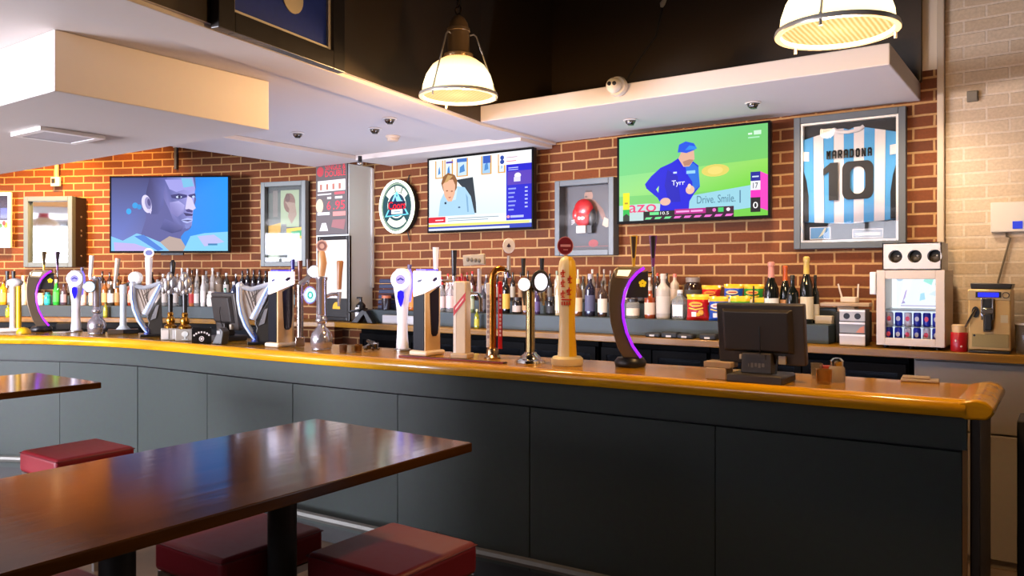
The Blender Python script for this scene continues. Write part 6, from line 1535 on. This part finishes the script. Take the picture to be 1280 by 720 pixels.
# front plate with three round holes
hx = [-.082, .016, .114]; hz = h2 * .5; hr = .036
vsx = []
n = 24
edges = [(-w2, hx[0] + .049), (hx[0] + .049, hx[1] + .049), (hx[1] + .049, w2)]
for (xa_, xb_), c0 in zip(edges, hx):
    ringp = [(c0 + hr * math.cos(2 * PI * i / n), hz + hr * math.sin(2 * PI * i / n)) for i in range(n)]
    outp = []
    for i in range(n):
        ca, sa = math.cos(2 * PI * i / n), math.sin(2 * PI * i / n)
        tx = ((xb_ - c0) / ca if ca > 1e-6 else (xa_ - c0) / ca if ca < -1e-6 else 1e9); tz = ((h2 - hz) / sa if sa > 1e-6 else -hz / sa if sa < -1e-6 else 1e9)
        k_ = min(tx, tz); outp.append((c0 + ca * k_, hz + sa * k_))
    v = [(x, 0, z) for x, z in outp] + [(x, 0, z) for x, z in ringp] + [(x, .10, z) for x, z in ringp]
    fr_.add(v, [(i, (i + 1) % n, n + (i + 1) % n, n + i) for i in range(n)] + [(n + i, n + (i + 1) % n, 2 * n + (i + 1) % n, 2 * n + i) for i in range(n)])
    cs = [(xa_, 0), (xb_, 0), (xb_, h2), (xa_, h2)]
    for cx_, cz_ in cs:
        i = min(range(n), key=lambda i: 0)
    # close the four corners
    for cx_, cz_ in cs:
        d = math.atan2(cz_ - hz, cx_ - c0) % (2 * PI); i = int(d / (2 * PI) * n) % n
        fr_.add([(outp[i][0], 0, outp[i][1]), (cx_, 0, cz_), (outp[(i + 1) % n][0], 0, outp[(i + 1) % n][1])], [(0, 1, 2)])
fr_.build('front', t, smooth=30)
MB(CD).box(-w2, w2, .0, .28, h2 - .006, h2).box(-w2, w2, 0, .28, 0, .006).box(-w2, -w2 + .006, .0, .28, .006, h2 - .006).box(w2 - .006, w2, 0, .28, .006, h2 - .006).box(-w2 + .006, w2 - .006, .274, .28, .006, h2 - .006).build('case', t, smooth=0)
for x in hx:
    c_ = MB(M_BLK); c_.disc((x, hz), hr * .98, hr * .98, .06, .10, 20); co = c_.build('opening', t)
    MB(mat('#5a544c', .3)).ell((x, .062, hz - .012), .026, .03, .02, 12, 8).build('cup_end', co)
    MB(mat('#e0dcd4', .3)).ell((x + .008, .045, hz + .004), .006, .01, .005, 8, 6).build('nozzle', co)
# red tin
p = on_y(1199, HOR, 4.92)
t = thing('coffee_tin', 'red tin with pale lid between the small fridge and coffee machine', 'tin', (p.x, 4.915, CT + .001))
MB(mat('#a8141c', .3)).lathe([(.040, 0), (.042, .004), (.042, .10), (.040, .104)], seg=24).build('body', t)
MB(mat('#c8a878', .4)).lathe([(.036, .1045), (.036, .14), (.03, .146)], seg=24).build('lid', t)
e = MB(mat('#d8b0a8', .4)); e.ell((-.012, -.041, .06), .005, .003, .008); e.ell((.014, -.039, .03), .006, .003, .005); e.build('pattern', t)
# coffee machine
fy = 4.90
a0 = on_y(1209.5, 361, fy); a1 = on_y(1264, 434, fy)
w = (a1.x - a0.x) / 2; h = a0.z - CT - .003
t = thing('coffee_machine', 'brushed gold coffee machine with blue display on the right of the counter', 'coffee machine', ((a0.x + a1.x) / 2, fy, CT + .001))
CG = mat('#c8a468', .34, .45, noise=.1)
MB(CG).box(-w, w, 0, .30, .012, h).build('body', t, bevel=.008)
MB(M_BLK).box(-w + .005, w - .005, -.03, .30, 0, .0115).build('drip_base', t, bevel=.003)
MB(M_BLK).prism([(-w * .86, h + .001), (w * .98, h + .001), (w * 1.04, h + .028), (-w * .9, h + .032)], .02, .29).build('bean_hopper', t, bevel=.004)
MB(mat('#c0a678', .3, .6)).box(-w + .002, w - .002, -.006, -.0005, h - .058, h - .004).build('control_panel', t, bevel=.002)
MB(M_BLK).box(-w * .62, w * .56, -.009, -.0065, h - .044, h - .014).build('display_bezel', t)
MB(mat('#2028ff', .2, emit=1.3)).box(-w * .5, w * .44, -.0105, -.0095, h - .040, h - .018).build('display', t)
MB(M_CHROME).ring((w * .76, h - .03), .017, .017, .004, -.012, -.0065, 18).build('dial', t)
sp = MB(M_CHROME); sp.box(-w * .36, w * .22, -.035, -.0005, h * .62, h * .70).box(-w * .36, -w * .26, -.03, -.0005, h * .52, h * .86).box(w * .14, w * .22, -.03, -.0005, h * .52, h * .86); spo = sp.build('spout_frame', t, bevel=.003)
MB(M_BLK).box(-w * .255, w * .135, -.024, -.0005, h * .71, h * .86).box(-w * .18, w * .14, -.04, -.0005, h * .36, h * .615).build('spout', t, bevel=.004)
MB(M_CHROME).box(-w * .24, -w * .185, -.04, -.0005, h * .34, h * .60).box(-w * .18, w * .1, -.04, -.002, h * .335, h * .355).build('spout_trim', t)
MB(M_BLK).disc((-w * .62, h * .64), .018, .03, -.012, -.0005, 16).build('steam_mount', t)
MB(M_CHROME).tube([(-w * .60, -.02, h * .68), (-w * .85, -.035, h * .54), (-w * 1.08, -.04, h * .40)], [.008, .007, .006], 8).build('steam_wand', t)
MB(mat('#c8b890', .3, .5)).box(w * .52, w * .86, -.004, -.0005, h * .48, h * .60).prism([(w * .62, h * .52), (w * .7, h * .57), (w * .78, h * .52)], -.006, -.0042).build('badge', t)
MB(mat('#a08a58', .35, .7)).box(-w * .8, w * .9, -.005, -.0005, .03, h * .30).build('water_tray', t, bevel=.003)
MB(M_BLK).disc((-w * .68, h * .27), .006, .006, -.007, -.0052, 10).build('button', t)
# jug at the picture edge
p = on_y(1275, HOR, 4.95)
t = thing('glass_jug', 'clear glass jug at the right picture edge beside the coffee machine', 'jug', (p.x + .03, 5.0, CT + .001))
MB(mat('#a89c8c', .1, 0, 0, .7)).lathe([(.05, 0), (.052, .01), (.056, .15), (.052, .15), (.048, .012), (.002, .01)], seg=22).build('body', t)
MB(mat('#d0c8bc', .2)).lathe([(.056, .1505), (.058, .154), (.058, .16), (.052, .16)], seg=22).build('rim', t)

# ------------------------------------------------------------------ light
w_ = bpy.data.worlds.new('sky'); scene.world = w_; w_.use_nodes = True
bg = w_.node_tree.nodes['Background']; bg.inputs[0].default_value = (.80, .88, 1.0, 1); bg.inputs[1].default_value = 2.6
def area(name, loc, rot, sx, sy, e, col):
    l = bpy.data.lights.new(name, 'AREA'); l.shape = 'RECTANGLE'; l.size = sx; l.size_y = sy; l.energy = e; l.color = col
    o = bpy.data.objects.new(name, l); COL.objects.link(o); o.location = loc; o.rotation_euler = rot
    return o
for (a, b), e in zip(WINS, (230, 1650, 32)):
    area('window_daylight', ((a + b) / 2, -3.80, 1.7 if b < -4 else 2.1), (PI / 2 + .42, 0, 0), b - a, 1.7 if b < -4 else .85, e, (.86, .86, 1.0))
def spotl(loc, tgt, e, col, ang, blend=.6, rad=.05):
    l = bpy.data.lights.new('unseen_spot_light', 'SPOT'); l.energy = e; l.color = col; l.spot_size = math.radians(ang); l.spot_blend = blend; l.shadow_soft_size = rad
    o = bpy.data.objects.new('unseen_spot_light', l); COL.objects.link(o); o.location = loc
    d = Vector(tgt) - Vector(loc); o.rotation_euler = d.to_track_quat('-Z', 'Y').to_euler()
# warm wall washers over the left brick wall
for px, e in ((-150, 430), (20, 620), (130, 240)):
    q = at(px, HOR, 7.2); g_ = at(px, HOR, 8.4)
    spotl((q.x, q.y, 3.2), (g_.x, g_.y, 1.7), e, (1, .52, .15), 100, 1.)
# unseen lights added on the right, below and above the bottles
for x in (-4.9, -3.7, -2.5, -1.2):          # added fill behind the bar, hidden by its top, brightening ceiling and bottles
    area('added_bar_fill', (x, 3.93, .98), (PI - .25, 0, 0), 1.1, .12, 14, (.60, .68, 1.0))
for px, e in ((560, 50), (760, 62), (960, 66), (1140, 50)):  # added warm spots aimed at the bottles and brick
    q = on_y(px, HOR, 4.6)
    spotl((q.x, 4.62, 2.6), (q.x, 5.25, 1.5), e, (1, .80, .58), 110, 1.)
scene.cycles.max_bounces = 6
scene.cycles.transparent_max_bounces = 12
scene.cycles.sample_clamp_indirect = 4
scene.cycles.use_denoising = True
